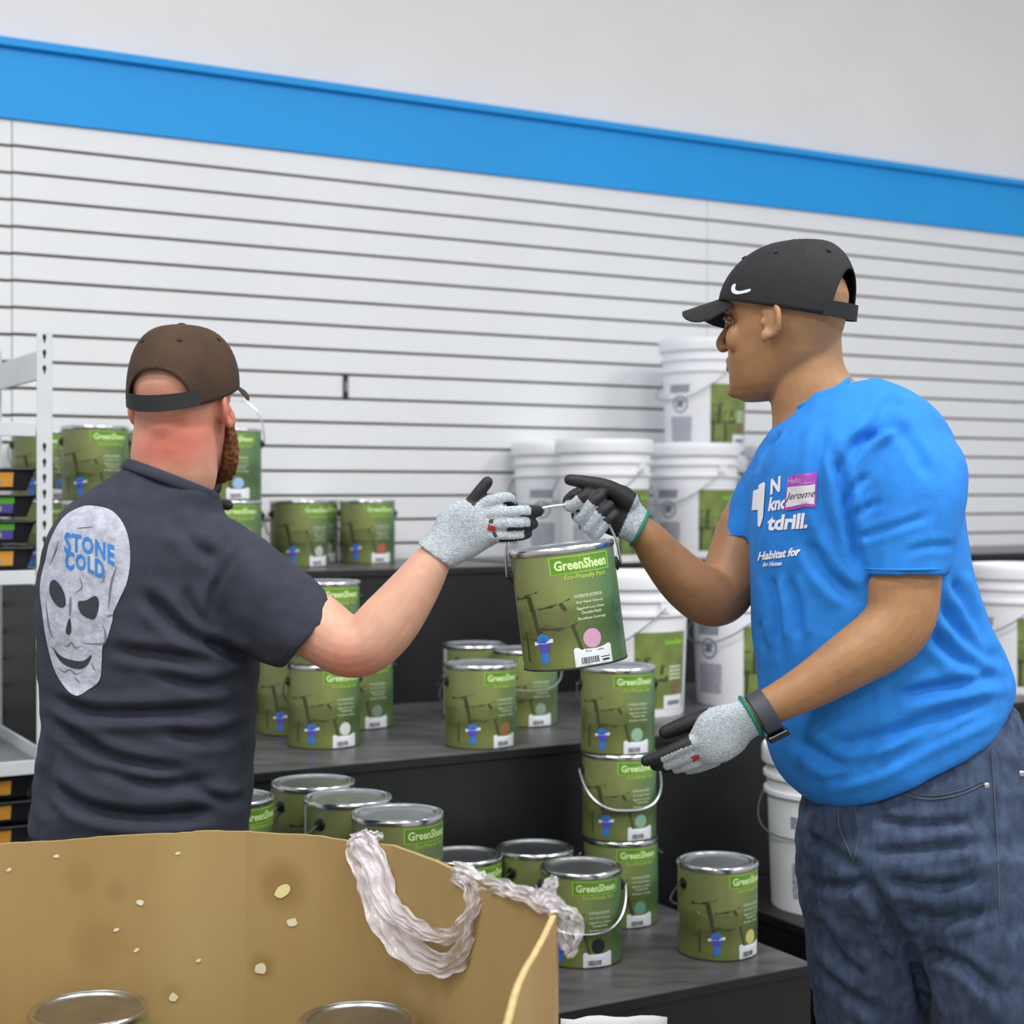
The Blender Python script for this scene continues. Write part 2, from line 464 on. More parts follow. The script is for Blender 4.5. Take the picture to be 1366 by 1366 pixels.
CANM = {}
g = G(); g.lathe([(CR, .003), (CR, .181)], 64); CANM['body'] = g.mesh('body', [M_can])
g = G(); g.lathe([(.0, .003), (CR - .004, .003), (CR - .003, 0), (CR + .0006, 0), (CR + .0010, .0015), (CR + .0006, .0032), (CR - .001, .0032)], 64); CANM['base'] = g.mesh('base_rim', [mat('base_rim_dark', '4a4d48', .4, metal=.6)])
g = G(); g.lathe([(CR - .001, .1805), (CR + .0016, .1808), (CR + .0022, .184), (CR + .0022, .187), (CR, .190), (CR - .003, .190), (CR - .006, .1875), (CR - .009, .1868)], 64); CANM['rim'] = g.mesh('rim', [M_tin])
g = G(); g.lathe([(CR - .0085, .1862), (CR - .0095, .1890), (CR - .012, .1892), (CR - .014, .1866), (CR - .017, .1850), (.05, .1848), (0, .1848)], 64); CANM['lid'] = g.mesh('lid', [M_tin2])
g = G()
def lugv(a):
    c = cyl(a, .150, CR + .0005); n = cyl(a, 0, 1); t = Vector((-n.y, n.x, 0)); rg = []
    for r, h in ((.0115, 0), (.0115, .002), (.009, .0042), (.005, .0048), (.005, .0085), (.0015, .0088)):
        rg.append([c + n * h + t * (r * math.cos(2 * math.pi * k / 16)) + Vector((0, 0, r * math.sin(2 * math.pi * k / 16))) for k in range(16)])
    return rg
for nm, a in (('lugA', -90), ('lugB', 90)):
    g = G(); g.rings(lugv(a)); CANM[nm] = g.mesh('lug', [M_lug])
def bail_mesh(kind):
    # wire pivots on the lugs; 'up' stands, 'front'/'back' has dropped
    al = {'up': 0, 'front': 132, 'back': -128, 'side': 118, 'held': 4}[kind]; dep = .118 if kind != 'held' else .104
    hx = CR + .0085; pts = []
    for i in range(41):
        t = math.pi * i / 40
        x = -hx * (math.copysign(abs(math.cos(t)) ** .75, math.cos(t))); r = dep * math.sin(t) ** .85
        a = R(al); pts.append(Vector((x, -r * math.sin(a), .150 + r * math.cos(a))))
    g = G(); g.tube(pts, .0021 if kind != 'front' else .0028, 8, 1); return g.mesh('handle', [M_wire])
for k in ('up', 'front', 'back', 'side', 'held'): CANM['bail_' + k] = bail_mesh(k)
# printed label
g = G(); r0 = CR + .0003
MM = [M_chair2, M_chair, M_logo, M_lime, M_pale, M_ptxt, M_rib, M_rib2, M_tag, M_ink, M_seam, M_teal]
cyl_rect(g, -132, -120, .007, .1805, r0, 10)
# chairs and tables in the printed picture
def pp(pts, m, d=0, sh=0): cyl_poly(g, [(a_ + sh, z_) for a_, z_ in pts], r0 + d, m)
pp([(-46, 92), (-12, 94), (-12, 72), (-25, 66), (-46, 68)], 0, 0, 9)
pp([(-74, 100), (-46, 92), (-46, 64), (-74, 60)], 0, 0, 9)
pp([(-82, 112), (-60, 116), (-44, 124), (-42, 127), (-60, 121), (-82, 119)], 1, .0001, 9)
pp(strip(-56, 118, -46, 56, 5, 5), 1, .0001, 9)
pp([(-45, 96), (-28, 99), (-8, 108), (-7, 111), (-28, 103), (-45, 99)], 1, .0001, 9)
pp(strip(-18, 104, -13, 92, 3.6, 3), 1, .0001, 9)
pp([(-43, 64), (-24, 62), (-4, 69), (-1, 72), (-24, 68), (-43, 70)], 1, .0001, 9)
pp(strip(-8, 70, 0, 24, 3, 2.2), 1, .0001, 9); pp(strip(-44, 62, -40, 30, 2.6), 1, .0001, 9)
pp(strip(-68, 62, -68, 16, 2.4), 1, .0001, 9); pp(strip(-40, 49, -14, 55, 1.6), 0, .0001, 9)
pp([(-80, 50), (-50, 48), (-50, 52), (-80, 54)], 1, .0001, 9)
pp([(58, 112), (80, 116), (80, 82), (58, 82)], 11, 0); pp([(56, 76), (80, 78), (80, 55), (62, 55)], 11, 0); pp(strip(66, 78, 66, 48, 3), 11, .0001)
# logo panel
cyl_rect(g, -16, 56, .1485, .1755, r0 + .0001, 3); cyl_rect(g, -15, 55, .1495, .1745, r0 + .0002, 2)
cyl_text(g, 'GreenSheen', -11, 51.5, .1620, .0158, r0 + .0003, 4, .03)
cyl_text(g, 'Eco-Friendly Paint', -2, 49, .1418, .0096, r0 + .0002, 3, .01, .25)
for i, (s_, a0, a1, hh) in enumerate((('INTERIOR EXTERIOR', 7, 40, .0052), ('Easy Water Clean-up', 8, 40, .0050), ('Eggshell Low Sheen', 8, 41, .0050), ('Durable Finish', 13, 36, .0046), ('Excellent Coverage', 8, 41, .0052))):
    cyl_text(g, s_, a0, a1, (.1120, .1020, .0925, .0860, .0765)[i], hh, r0 + .0002, 5, .012)
# ribbon badge
pp([(-38, 34), (-30, 34), (-28, 12), (-31, 15), (-34, 11), (-37, 14), (-40, 11)], 6, .0002)
cp = [(-34 + 9 * math.cos(t * math.pi / 12), 46 + 13.5 * math.sin(t * math.pi / 12)) for t in range(24)]; pp(cp, 6, .0003)
cp = [(-34 + 7 * math.cos(t * math.pi / 8), 39 + 9 * math.sin(t * math.pi / 8)) for t in range(16)]; pp(cp, 7, .0004)
pp([(-46, 41), (-22, 45), (-22, 51), (-46, 47)], 8, .0005)
# barcode tag
v8 = []
cp = [(-1, 1), (43, 1), (43, 30), (41, 33), (1, 33), (-1, 30)]; pp(cp, 8, .0003)
rr = random.Random(3); a = 6
while a < 26:
    wd = rr.choice((.5, .8, 1.2)); cyl_rect(g, a, a + wd, .007, .017, r0 + .0005, 9, 1); a += wd + rr.choice((.5, .8))
CANM['print_plain'] = g.mesh('label', MM)
cyl_text(g, 'Rose - 1 Gallon', 12, 33, .0265, .0038, r0 + .0005, 9, .01)
cyl_rect(g, 30, 39, .0075, .0105, r0 + .0005, 9); cyl_rect(g, 28, 40, .013, .0145, r0 + .0005, 9)
CANM['print_held'] = g.mesh('label', MM)
g = G(); cp = [(21 + 10.3 * math.cos(t * math.pi / 16), 45 + 15 * math.sin(t * math.pi / 16)) for t in range(32)]
cyl_poly(g, cp, r0 + .0002, 0); dot_g = g

def can(label, loc, rz, dot, bail='back', group='green paint cans', tilt=None, held=False):
    T = empty('paint_can', loc, (0, 0, rz)); tag(T, label, 'paint can', group)
    if tilt is not None: T.rotation_mode = 'XYZ'; T.rotation_euler = tilt
    def ch(nm, me, par=T):
        o = bpy.data.objects.new(nm, me); COL.objects.link(o); o.parent = par; return o
    b = ch('body', CANM['body']); ch('base_rim', CANM['base']); ch('rim', CANM['rim']); ch('lid', CANM['lid'])
    ch('lug', CANM['lugA']); ch('lug', CANM['lugB'])
    if bail: ch('handle', CANM['bail_' + bail])
    ch('label_print', CANM['print_held' if held else 'print_plain'], b)
    dm = 'dot_' + dot
    if dm not in CANM: CANM[dm] = dot_g.mesh('colour_dot', [mat('dot_' + dot, dot, .4, var=.02)])
    ch('colour_dot', CANM[dm], b)
    return T
def can_at(label, px, Z, z, rot, dot, bail='back', group='green paint cans'):
    X = (px - CX) / F * Z
    return can(label, (X, Z, z), math.atan2(-X, Z) + R(rot), dot, bail, group)
PC = CH + .0008
# top step
can_at('lower green can of the two-high stack nearest the grey shelf post', 127, 4.05, Z3, 8, 'b9c6c0')
can_at('upper green can of the two-high stack nearest the grey shelf post', 127, 4.05, Z3 + PC, 8, 'b9c6c0')
can_at('lower green can behind the grey shelf post, at the far left', 58, 4.35, Z3, 12, '4d6fb8')
can_at('upper green can behind the grey shelf post, at the far left', 58, 4.35, Z3 + PC, 12, '4d6fb8')
can_at("green can half hidden behind the left person's cap and neck, lower of two", 200, 4.33, Z3, 15, 'c8c4b0')
can_at("green can half hidden behind the left person's cap and neck, upper of two", 200, 4.33, Z3 + PC, 15, 'c8c4b0')
can_at("lower green can of the stack beside the left person's beard", 307, 4.22, Z3, 2, 'b7bfb2')
can_at("upper green can with pale blue dot, beside the left person's beard", 307, 4.22, Z3 + PC, -6, '9dc3e6', 'up')
can_at("green can with pale grey dot on the top step, above the left person's sleeve", 399, 4.52, Z3, 22, 'c3c9c2')
can_at('green can with dropped handle on the top step, between two others by the wall', 415, 4.80, Z3, 18, 'b0b8a8', 'side')
can_at('green can with brick red dot at the right of the top step row', 490, 4.75, Z3, 10, 'b4604a')
# middle step
can_at("green can with white dot on the middle step, below the left person's elbow", 432, 3.66, Z2, 15, 'dfe3da')
can_at("green can stacked high on the middle step, lid peeking over the left person's forearm", 432, 3.66, Z2 + PC, 12, 'c9cdc0')
can_at("green can just right of the left person's waist, behind the white-dot can", 389, 3.86, Z2, 15, 'bcc4b4')
can_at("green can with grey-green dot on the middle step, behind the left person's elbow", 480, 3.96, Z2, 10, '7f9480')
can_at('green can with brown dot on the middle step, left of the held can', 641, 3.66, Z2, 22, '9c6a48')
can_at('green can with looped handle on the middle step, behind the brown-dot can', 700, 4.0, Z2, 8, '8aa08c', 'side')
can_at('rearmost green can on the middle step, lid showing behind the brown-dot can', 633, 4.13, Z2, 60, 'b9bfae')
# lowest step
can_at("green can next to the left person's hip, upper of two on the lowest step", 306, 3.0, Z1 + PC, 30, 'c5cbb9')
can_at("green can next to the left person's hip, lower of two on the lowest step", 306, 3.0, Z1, 30, 'c5cbb9')
can_at('upper green can at the back of the cluster above the carton, lid seen', 418, 3.16, Z1 + PC, 40, 'c9c2a9')
can_at('lower green can at the back of the cluster above the carton', 418, 3.16, Z1, 40, 'c9c2a9')
can_at('upper green can in the middle of the cluster above the carton', 464, 3.0, Z1 + PC, 52, 'c9c2a9')
can_at('lower green can in the middle of the cluster above the carton', 464, 3.0, Z1, 52, 'c9c2a9')
can_at('upper green can with lime logo just above the plastic wrap on the carton', 530, 2.85, Z1 + PC, 24, 'd8d2b8')
can_at('lower green can hidden by the plastic wrap on the carton', 530, 2.85, Z1, 24, 'd8d2b8')
can_at('green can with dark lid behind the wrap, left of the three low cans', 617, 3.35, Z1, 35, 'a8b09a', 'front')
can_at('green can with dark lid at the back of the three low cans', 713, 3.42, Z1, 55, 'a8b09a')
can_at('green can with black dot and dropped handle beside the carton corner', 775, 3.25, Z1, 4, '1c2126', 'front')
can_at('bottom green can of the three-high stack in the middle', 828, 3.54, Z1, 10, '6fa086')
can_at('middle green can of the three-high stack, its handle hanging in front', 826, 3.54, Z1 + PC, 14, '8cb49a', 'front')
can_at('top green can of the three-high stack, under the held can', 824, 3.54, Z1 + 2 * PC, 10, '93bd9f')
can_at('green can with yellow dot standing alone at the right end of the lowest step', 957, 3.30, Z1, 33, 'd8cf78')
# handed-over can
hz = 2.52
axis_c = P(768, 884, hz)
held = can('green can with pink dot held in the air between the two men', axis_c, 0, 'cf9fbc', 'held', 'green paint cans',
           tilt=(R(1), R(-7.2), R(-1)), held=True)

# ------------------------------------------------------------------ white pails
PR, PRB, PH = .150, .131, .375
PM = {}
g = G(); g.lathe([(0, .004), (PRB - .004, .004), (PRB, 0), (PRB + .001, .004), (.1405, .250), (.1405, .262), (.1495, .263), (.1495, .272), (.142, .273), (.1425, .300), (.1505, .301), (.1505, .310), (.143, .311), (.1435, .350), (.140, .351)], 56); PM['body'] = g.mesh('tub', [M_pail])
g = G(); g.lathe([(.1445, .334), (.1535, .334), (.1545, .340), (.1545, .362), (.153, .371), (.150, .375), (.146, .375), (.143, .370), (.138, .3475), (.10, .346), (0, .346)], 56); PM['lid'] = g.mesh('lid', [M_pail])
rp = lambda z: PRB + .001 + (.1405 - PRB - .001) * z / .25 + .0006
def pp_rect(g, a0, a1, z0, z1, m, d=0, n=8):
    v = [cyl(a0 + (a1 - a0) * i / n, z, rp(z) + d) for i in range(n + 1) for z in (z0, z1)]
    g.add(v, [(2 * i, 2 * i + 2, 2 * i + 3, 2 * i + 1) for i in range(n)], m)
def pl_poly(g, pts, m, d=0):
    v, f = poly_mesh(pts, 8)
    ar = lambda t: (v[t[1]][0] - v[t[0]][0]) * (v[t[2]][1] - v[t[0]][1]) - (v[t[2]][0] - v[t[0]][0]) * (v[t[1]][1] - v[t[0]][1])
    g.add([cyl(a, z / 1000, rp(z / 1000) + d) for a, z in v], [t if ar(t) > 0 else tuple(reversed(t)) for t in f], m)
M_pgreen = mat('pail_picture', '7f8f4a', .4, var=.12, vscale=14, col2='5f733a')
g = G(); MP = [M_pgreen, M_chair, M_lime, M_ptxt, M_tag, M_ink2, mat('pail_swatch', '8a6650', .4), M_logo, M_ink]
L0, L1 = 0, 70
pp_rect(g, L0, L1, .022, .222, 0)
pl_poly(g, [(2, 155), (18, 158), (18, 152), (2, 149)], 1, .0002); pl_poly(g, strip(13, 154, 12, 100, 3), 1, .0002)
pl_poly(g, [(20, 132), (36, 138), (36, 133), (20, 127)], 1, .0002); pl_poly(g, strip(33, 136, 31, 112, 3), 1, .0002)
pl_poly(g, [(0, 104), (40, 108), (40, 92), (0, 88)], 1, .0002); pl_poly(g, strip(22, 90, 23, 24, 2.6), 1, .0002); pl_poly(g, strip(4, 90, 3, 24, 2.6), 1, .0002)
pp_rect(g, 33, 68, .186, .206, 7, .0002)
v_, f_ = text_mesh('GreenSheen', .012)
g.add([cyl(50.5 + x * 30, .196 + y * .013, rp(.196) + .0004) for x, y in v_], f_, 2)
for zz in (.128, .118, .108, .098): pp_rect(g, 42, 62, zz, zz + .0045, 3, .0003)
pl_poly(g, [(52 + 7 * math.cos(t * math.pi / 12), 74 + 17 * math.sin(t * math.pi / 12)) for t in range(24)], 6, .0003)
pp_rect(g, 35, 66, .022, .056, 4, .0003); pp_rect(g, 40, 62, .030, .042, 5, .0004)
# grey small print with round emblem
rr = random.Random(5)
for k in range(15):
    z = .035 + k * .0055; a = -62 + rr.random() * 2
    while a < -28: 
        wd = 2 + rr.random() * 4; pp_rect(g, a, min(a + wd, -26), z, z + .0032, 5, .0001, 2); a += wd + .9
for k in range(5):
    z = .195 + k * .0055; a = -62
    while a < -30:
        wd = 3 + rr.random() * 4; pp_rect(g, a, min(a + wd, -27), z, z + .0042, 5, .0001, 2); a += wd + .8
for k in range(28):
    t0, t1 = 2 * math.pi * k / 28, 2 * math.pi * (k + 1) / 28
    q = [(-44 + 12 * math.cos(t0), 157 + 28 * math.sin(t0)), (-44 + 12 * math.cos(t1), 157 + 28 * math.sin(t1)), (-44 + 10.4 * math.cos(t1), 157 + 24.5 * math.sin(t1)), (-44 + 10.4 * math.cos(t0), 157 + 24.5 * math.sin(t0))]
    g.add([cyl(a, z / 1000, rp(z / 1000) + .0002) for a, z in q], [(3, 2, 1, 0)], 8)
pl_poly(g, strip(-49, 148, -39, 168, 5), 5, .0002); pl_poly(g, strip(-48, 168, -40, 148, 4), 5, .0003)
PM['print'] = g.mesh('label_print', MP)
g = G(); pts = []
for i in range(33):
    t = math.pi * i / 32; a = R(128)
    r = .185 * math.sin(t) ** .85; pts.append(Vector((-.156 * math.copysign(abs(math.cos(t)) ** .75, math.cos(t)), -r * math.sin(a), .285 + r * math.cos(a))))
g.tube(pts, .0021, 8, 1); PM['bail'] = g.mesh('handle', [mat('pail_wire', '9a9c9f', .35, metal=1)])
for sx in (-1, 1):
    g = G(); g.box(sx * .147 - .008, sx * .147 + .008, -.014, .014, .274, .299); PM['ear%d' % sx] = g.mesh('handle_mount', [M_pail])
def pail(label, px, Z, z, rot):
    X = (px - CX) / F * Z
    T = empty('paint_pail', (X, Z, z), (0, 0, math.atan2(-X, Z) + R(rot))); tag(T, label, 'pail', 'white five gallon pails')
    for nm, k in (('tub', 'body'), ('lid', 'lid'), ('handle', 'bail'), ('handle_mount', 'ear-1'), ('handle_mount', 'ear1')):
        o = bpy.data.objects.new(nm, PM[k]); COL.objects.link(o); o.parent = T
        if nm == 'tub':
            q = bpy.data.objects.new('label_print', PM['print']); COL.objects.link(q); q.parent = o
        if nm == 'handle': o.rotation_euler = (0, 0, R(-58))
        if nm == 'handle_mount': o.rotation_euler = (0, 0, R(-58))
    return T
PN = PH - .0285 + .001
pail('leftmost white pail on the top step, behind the hands', 744, 5.18, Z3, 22)
pail("white pail on the top step, behind the right person's raised glove", 806, 4.90, Z3, 18)
pail('white pail on the top step, carrying another pail', 926, 5.27, Z3, 6)
pail("topmost white pail, stacked beside the right person's face", 940, 5.30, Z3 + PN, 8)
pail("white pail on the top step, behind the right person's chest", 1052, 5.50, Z3, 0)
pail('white pail on the middle step, right of the held can', 846, 4.22, Z2, 0)
pail("white pail on the middle step, below the right person's bent elbow", 992, 4.42, Z2, 0)
pail("white pail on the middle step, behind the right person's lower back", 1357, 4.70, Z2, 0)
pail("white pail on the low step, tucked behind the right person's thigh", 1105, 3.68, Z1, 25)

# ------------------------------------------------------------------ grey slotted shelving at the left
T = empty('metal_shelving', W(-.55, .62, 0)); tag(T, 'pale grey slotted metal shelving with stacked black trays, at the left edge', 'shelving')
def sbox(nm, u0, u1, n0, n1, z0, z1, m=M_steel, par=None, bv=.0015):
    g = G(); g.box(u0, u1, n0, n1, z0, z1, 0, lambda q: W(q.x, q.y, q.z)); g.f = [tuple(reversed(t)) for t in g.f]
    return g.obj(nm, m, par or T, False, world=True, bevel=bv)
UP, NF, NB = -.092, .91, .34
M_board = mat('shelf_board_grey', '7d868c', .6)
ZT = 1.752
for u in (UP, -1.05):
    for n_ in (NF, NB):
        g = G()
        s_ = -1 if u == UP else 1; q_ = -1 if n_ == NF else 1
        g.box(u - .017, u + .017, n_ - .0015, n_ + .0015, 0, ZT, 0, lambda q: W(q.x, q.y, q.z))
        g.box(u + s_ * -.017 - .0015, u + s_ * -.017 + .0015, min(n_ + q_ * .034, n_), max(n_ + q_ * .034, n_), 0, ZT, 0, lambda q: W(q.x, q.y, q.z))
        g.f = [tuple(reversed(t)) for t in g.f]
        po = g.obj('post', M_steel, T, False, world=True)
        if u == UP and n_ == NF:
            for k in range(34):
                z = ZT - .012 - k * .0355
                if .10 < ZT - z < .26: continue
                gg = G(); c = W(u, n_ + .0018, z); rg = []
                for rr_, hh in ((.0044, 0), (.0036, .0003)):
                    rg.append([c + N * hh + U * (rr_ * math.cos(2 * math.pi * a / 12)) + Vector((0, 0, (rr_ * 1.2 + .0022) * math.sin(2 * math.pi * a / 12))) for a in range(12)])
                gg.rings([list(reversed(r)) for r in rg]); gg.box(u - .0018, u + .0018, n_ + .0016, n_ + .0021, z - .013, z - .003, 0, lambda q: W(q.x, q.y, q.z))
                gg.obj('slot', M_slot, po, False, world=True)
for z, h in ((ZT - .042, .066), (1.21, .04), (.80, .04), (.30, .04)):
    for u in (UP, -1.05):
        sbox('side_beam', u - .012, u - .003, NB + .004, NF - .004, z - h, z)
for z in (1.545, 1.208, .775, .46):
    sbox('front_beam', -1.04, UP - .018, NF - .012, NF - .002, z - .032, z)
    sbox('rear_beam', -1.04, UP - .018, NB + .002, NB + .012, z - .032, z)
    if z < 1.5: sbox('shelf_board', -1.045, UP - .016, NB + .014, NF - .014, z - .016, z - .002, M_board)
def tray(label, u1, z, tagm, rot=0):
    Tt = empty('black_tray', W(-.40, .70, z)); tag(Tt, label, 'tray', 'black trays on the shelving')
    T1 = lambda q: W(q.x, q.y, q.z)
    # flared open tray with rolled lip
    g = G(); h = .052
    def rect(i, zz): return [W(-.66 + i, .52 + i, zz), W(u1 - i, .52 + i, zz), W(u1 - i, .893 - i, zz), W(-.66 + i, .893 - i, zz)]
    rg = [rect(.022, z + .001), rect(.008, z + h - .006), rect(.0, z + h - .005), rect(.0, z + h), rect(.010, z + h), rect(.024, z + .003)]
    g.rings(rg, 0, True); g.f = [tuple(reversed(t)) for t in g.f]
    g.obj('tray_body', M_bin, Tt, False, world=True, bevel=.002)
    z0 = z + .010
    cols = {'o': (M_orange, None), 'g': (M_purple, M_green)}[tagm]
    def lab(nm, ua, ub, za, zb, m, d):
        g = G(); sl = lambda zz: .893 - .022 + .014 * (zz - z) / .046 + d
        v = [W(ua, sl(za), za), W(ub, sl(za), za), W(ub, sl(zb), zb), W(ua, sl(zb), zb)]
        v += [q - N * .0006 for q in v]
        g.add(v, [(3, 2, 1, 0), (4, 5, 6, 7), (0, 1, 5, 4), (1, 2, 6, 5), (2, 3, 7, 6), (3, 0, 4, 7)]); return g.obj(nm, m, Tt, False, world=True)
    e = u1 - .055
    lab('price_tag', e - .12, e, z0, z0 + .033, cols[0], .0012)
    if cols[1]: lab('price_tag_top', e - .12, e + .002, z0 + .021, z0 + .036, cols[1], .0016)
    lab('tag_text', e - .10, e - .025, z0 + .004, z0 + .015, mat('tag_text_pale', 'e3d6c4', .5, var=.3, vscale=200), .0020)
for k, (tm, lb) in enumerate((('o', 'bottom'), ('g', 'second lowest'), ('g', 'third'), ('o', 'top'))):
    tray(f"{lb} black tray of four on the shelf beside the left person's shoulder", -.100, 1.2085 + k * .060, tm)
for k, lb in enumerate(('lowest', 'middle', 'uppermost')):
    tray(f'{lb} orange-tagged black tray of three on the lower shelf, behind the carton', -.105, .5735 + k * .056, 'o')
sbox('shelf_board', -1.045, UP - .016, NB + .014, NF - .014, .557, .573, M_board)

# ------------------------------------------------------------------ cardboard carton in front
M_card = mat('cardboard', 'a8905f', .85, var=.07, vscale=4, col2='9c7f4e', bump=.06, bscale=60, stretch=(1, 1, .25))
M_cardedge = mat('cardboard_torn_edge', 'c9b07c', .9, var=.1, vscale=60, bump=.3, bscale=300)
def stain_mat():
    m = M_card; return m
T = empty('cardboard_carton', (-.45, 1.75, 0)); tag(T, 'big open brown cardboard carton in the foreground, plastic wrap on its rim', 'carton')
top = [(-30, 1127, 2.33), (195, 1112, 2.40), (330, 1108, 2.421), (528, 1127, 2.325), (745, 1215, 1.954)]
BP = []
for x, y, Z in top: q = P(x, y, Z); BP.append((q.x, q.y, q.z))
hz_ = BP[1][2]
BP += [(-.012, 1.50, hz_ - .02), (-.10, 1.12, .66), (-.40, 1.0, .60), (-.78, 1.0, .60), (-1.0, 1.2, .66), (-1.0, 2.1, hz_)]
cen = Vector((-.45, 1.75, 0))
th = .007; carton_panels = []
for i in range(len(BP)):
    a = Vector(BP[i]); b = Vector(BP[(i + 1) % len(BP)])
    d = (Vector((b.x, b.y, 0)) - Vector((a.x, a.y, 0))).normalized(); inn = Vector((-d.y, d.x, 0))
    if inn.dot(cen - Vector((a.x, a.y, 0))) < 0: inn = -inn
    n_ = 14; rows = 10; g = G()
    a0 = a.copy(); b0 = b.copy()
    def pt(s, t, side):
        zt = a.z + (b.z - a.z) * s; 
        q = Vector((a.x + (b.x - a.x) * s, a.y + (b.y - a.y) * s, .004 + (zt - .004) * t))
        wob = .007 * math.sin(s * math.pi) * math.sin(t * 3.1 + i) + .003 * math.sin(7 * s + i) * t * math.sin(math.pi * s)
        if t == 1: q.z += (.0012 * math.sin(s * 9 + i * 2) + .0005 * math.sin(s * 37 + i)) * math.sin(math.pi * s)
        return q + inn * (wob + (th if side else 0))
    v = [pt(s / n_, t / rows, sd) for sd in (0, 1) for t in range(rows + 1) for s in range(n_ + 1)]
    K = (n_ + 1) * (rows + 1); f = []; m = []
    for sd in (0, 1):
        for t in range(rows):
            for s in range(n_):
                q = [sd * K + t * (n_ + 1) + s, sd * K + t * (n_ + 1) + s + 1, sd * K + (t + 1) * (n_ + 1) + s + 1, sd * K + (t + 1) * (n_ + 1) + s]
                f.append(tuple(q if sd == 0 else reversed(q)))
    g.add(v, f, 0)
    f2 = [(rows * (n_ + 1) + s, rows * (n_ + 1) + s + 1, K + rows * (n_ + 1) + s + 1, K + rows * (n_ + 1) + s) for s in range(n_)]
    f2 += [(t * (n_ + 1), (t + 1) * (n_ + 1), K + (t + 1) * (n_ + 1), K + t * (n_ + 1)) for t in range(rows)]
    f2 += [(t * (n_ + 1) + n_, K + t * (n_ + 1) + n_, K + (t + 1) * (n_ + 1) + n_, (t + 1) * (n_ + 1) + n_) for t in range(rows)]
    o_ = 0; g.f += f2; g.m += [1 if i == 4 else 0] * len(f2)
    bmx = g.obj('panel', [M_card, M_cardedge], T, True, world=True)
    carton_panels.append(BVHTree.FromPolygons([Vector(q) for q in g.v], [tuple(q) for q in g.f]))
g = G(); bot = [Vector((x, y, .0)) for x, y, _ in BP]
bot = [cen + (q - cen) * .985 for q in bot]
g.rings([[q + Vector((0, 0, .002)) for q in bot], [q + Vector((0, 0, .075)) for q in bot]]); g.obj('carton_floor', M_card, T, False, world=True)
# torn flecks and damp stains on the inside of the carton
for i, (x, y, rx, ry, an) in enumerate([(377, 1189, 11, 8, -35), (390, 1230, 7, 6, -20), (348, 1292, 7, 8, 20), (231, 1330, 6, 6, 30), (187, 1204, 5, 4, 0), (155, 1240, 4, 2, -20), (75, 1142, 4, 2, -10), (237, 1138, 4, 2, -20), (12, 1160, 4, 2, -30), (265, 1281, 4, 2, -30), (182, 1267, 4, 2, -30)]):
    rr = random.Random(i); pts = []
    for k in range(11):
        t = 2 * math.pi * k / 11; q = 1 + .35 * (rr.random() - .5)
        X_, Y_ = rx * q * math.cos(t), ry * q * math.sin(t); c, s = math.cos(R(an)), math.sin(R(an))
        pts.append((x + X_ * c - Y_ * s, y + X_ * s + Y_ * c))
    for bv in carton_panels[:4]:
        if all(hit(bv, *p) for p in pts):
            decal('torn_fleck', poly_mesh(pts, 4), bv, mat('fleck', 'e8dfc4', .9) if i else mat('fleck_yellow', 'eadfa2', .9), T, .0012); break
nt = M_card.node_tree; b = nt.nodes['Principled BSDF']
src = b.inputs['Base Color'].links[0].from_socket
geo = nt.nodes.new('ShaderNodeNewGeometry')
for (x, y, rad, dk, Z) in ((378, 1180, .046, .72, 2.40), (348, 1290, .026, .72, 2.40), (231, 1328, .022, .8, 2.39), (130, 1262, .05, .86, 2.37), (105, 1170, .03, .9, 2.37), (155, 1188, .02, .88, 2.38), (255, 1282, .018, .86, 2.39), (20, 1155, .03, .9, 2.36)):
    c = P(x, y, Z)
    vd = nt.nodes.new('ShaderNodeVectorMath'); vd.operation = 'DISTANCE'; vd.inputs[1].default_value = c
    nt.links.new(geo.outputs['Position'], vd.inputs[0])
    mr = nt.nodes.new('ShaderNodeMapRange'); mr.interpolation_type = 'SMOOTHSTEP'; mr.inputs[1].default_value = rad * .35; mr.inputs[2].default_value = rad * 1.15
    mr.inputs[3].default_value = dk; mr.inputs[4].default_value = 1
    nt.links.new(vd.outputs['Value'], mr.inputs[0])
    mx = nt.nodes.new('ShaderNodeMix'); mx.data_type = 'RGBA'; mx.blend_type = 'MULTIPLY'; mx.inputs[0].default_value = 1
    cmb = nt.nodes.new('ShaderNodeCombineColor')
    for k, pw in enumerate((.75, 1.0, 1.35)):
        pwn = nt.nodes.new('ShaderNodeMath'); pwn.operation = 'POWER'; pwn.inputs[1].default_value = pw
        nt.links.new(mr.outputs[0], pwn.inputs[0]); nt.links.new(pwn.outputs[0], cmb.inputs[k])
    nt.links.new(src, mx.inputs[6]); nt.links.new(cmb.outputs[0], mx.inputs[7]); src = mx.outputs[2]
nt.links.new(src, b.inputs['Base Color'])
# cans standing inside the carton
CBZ = .0755
for nm, px, Z in (('left', 119, 2.25), ('right', 477, 2.20)):
    for k, w_ in enumerate(('bottom', 'middle', 'top')):
        zz = CBZ + k * PC + (.05 if False else 0)
        can_at(f'{w_} can of the {nm} stack inside the cardboard carton', px, Z, zz, 120, 'd0ccb8')

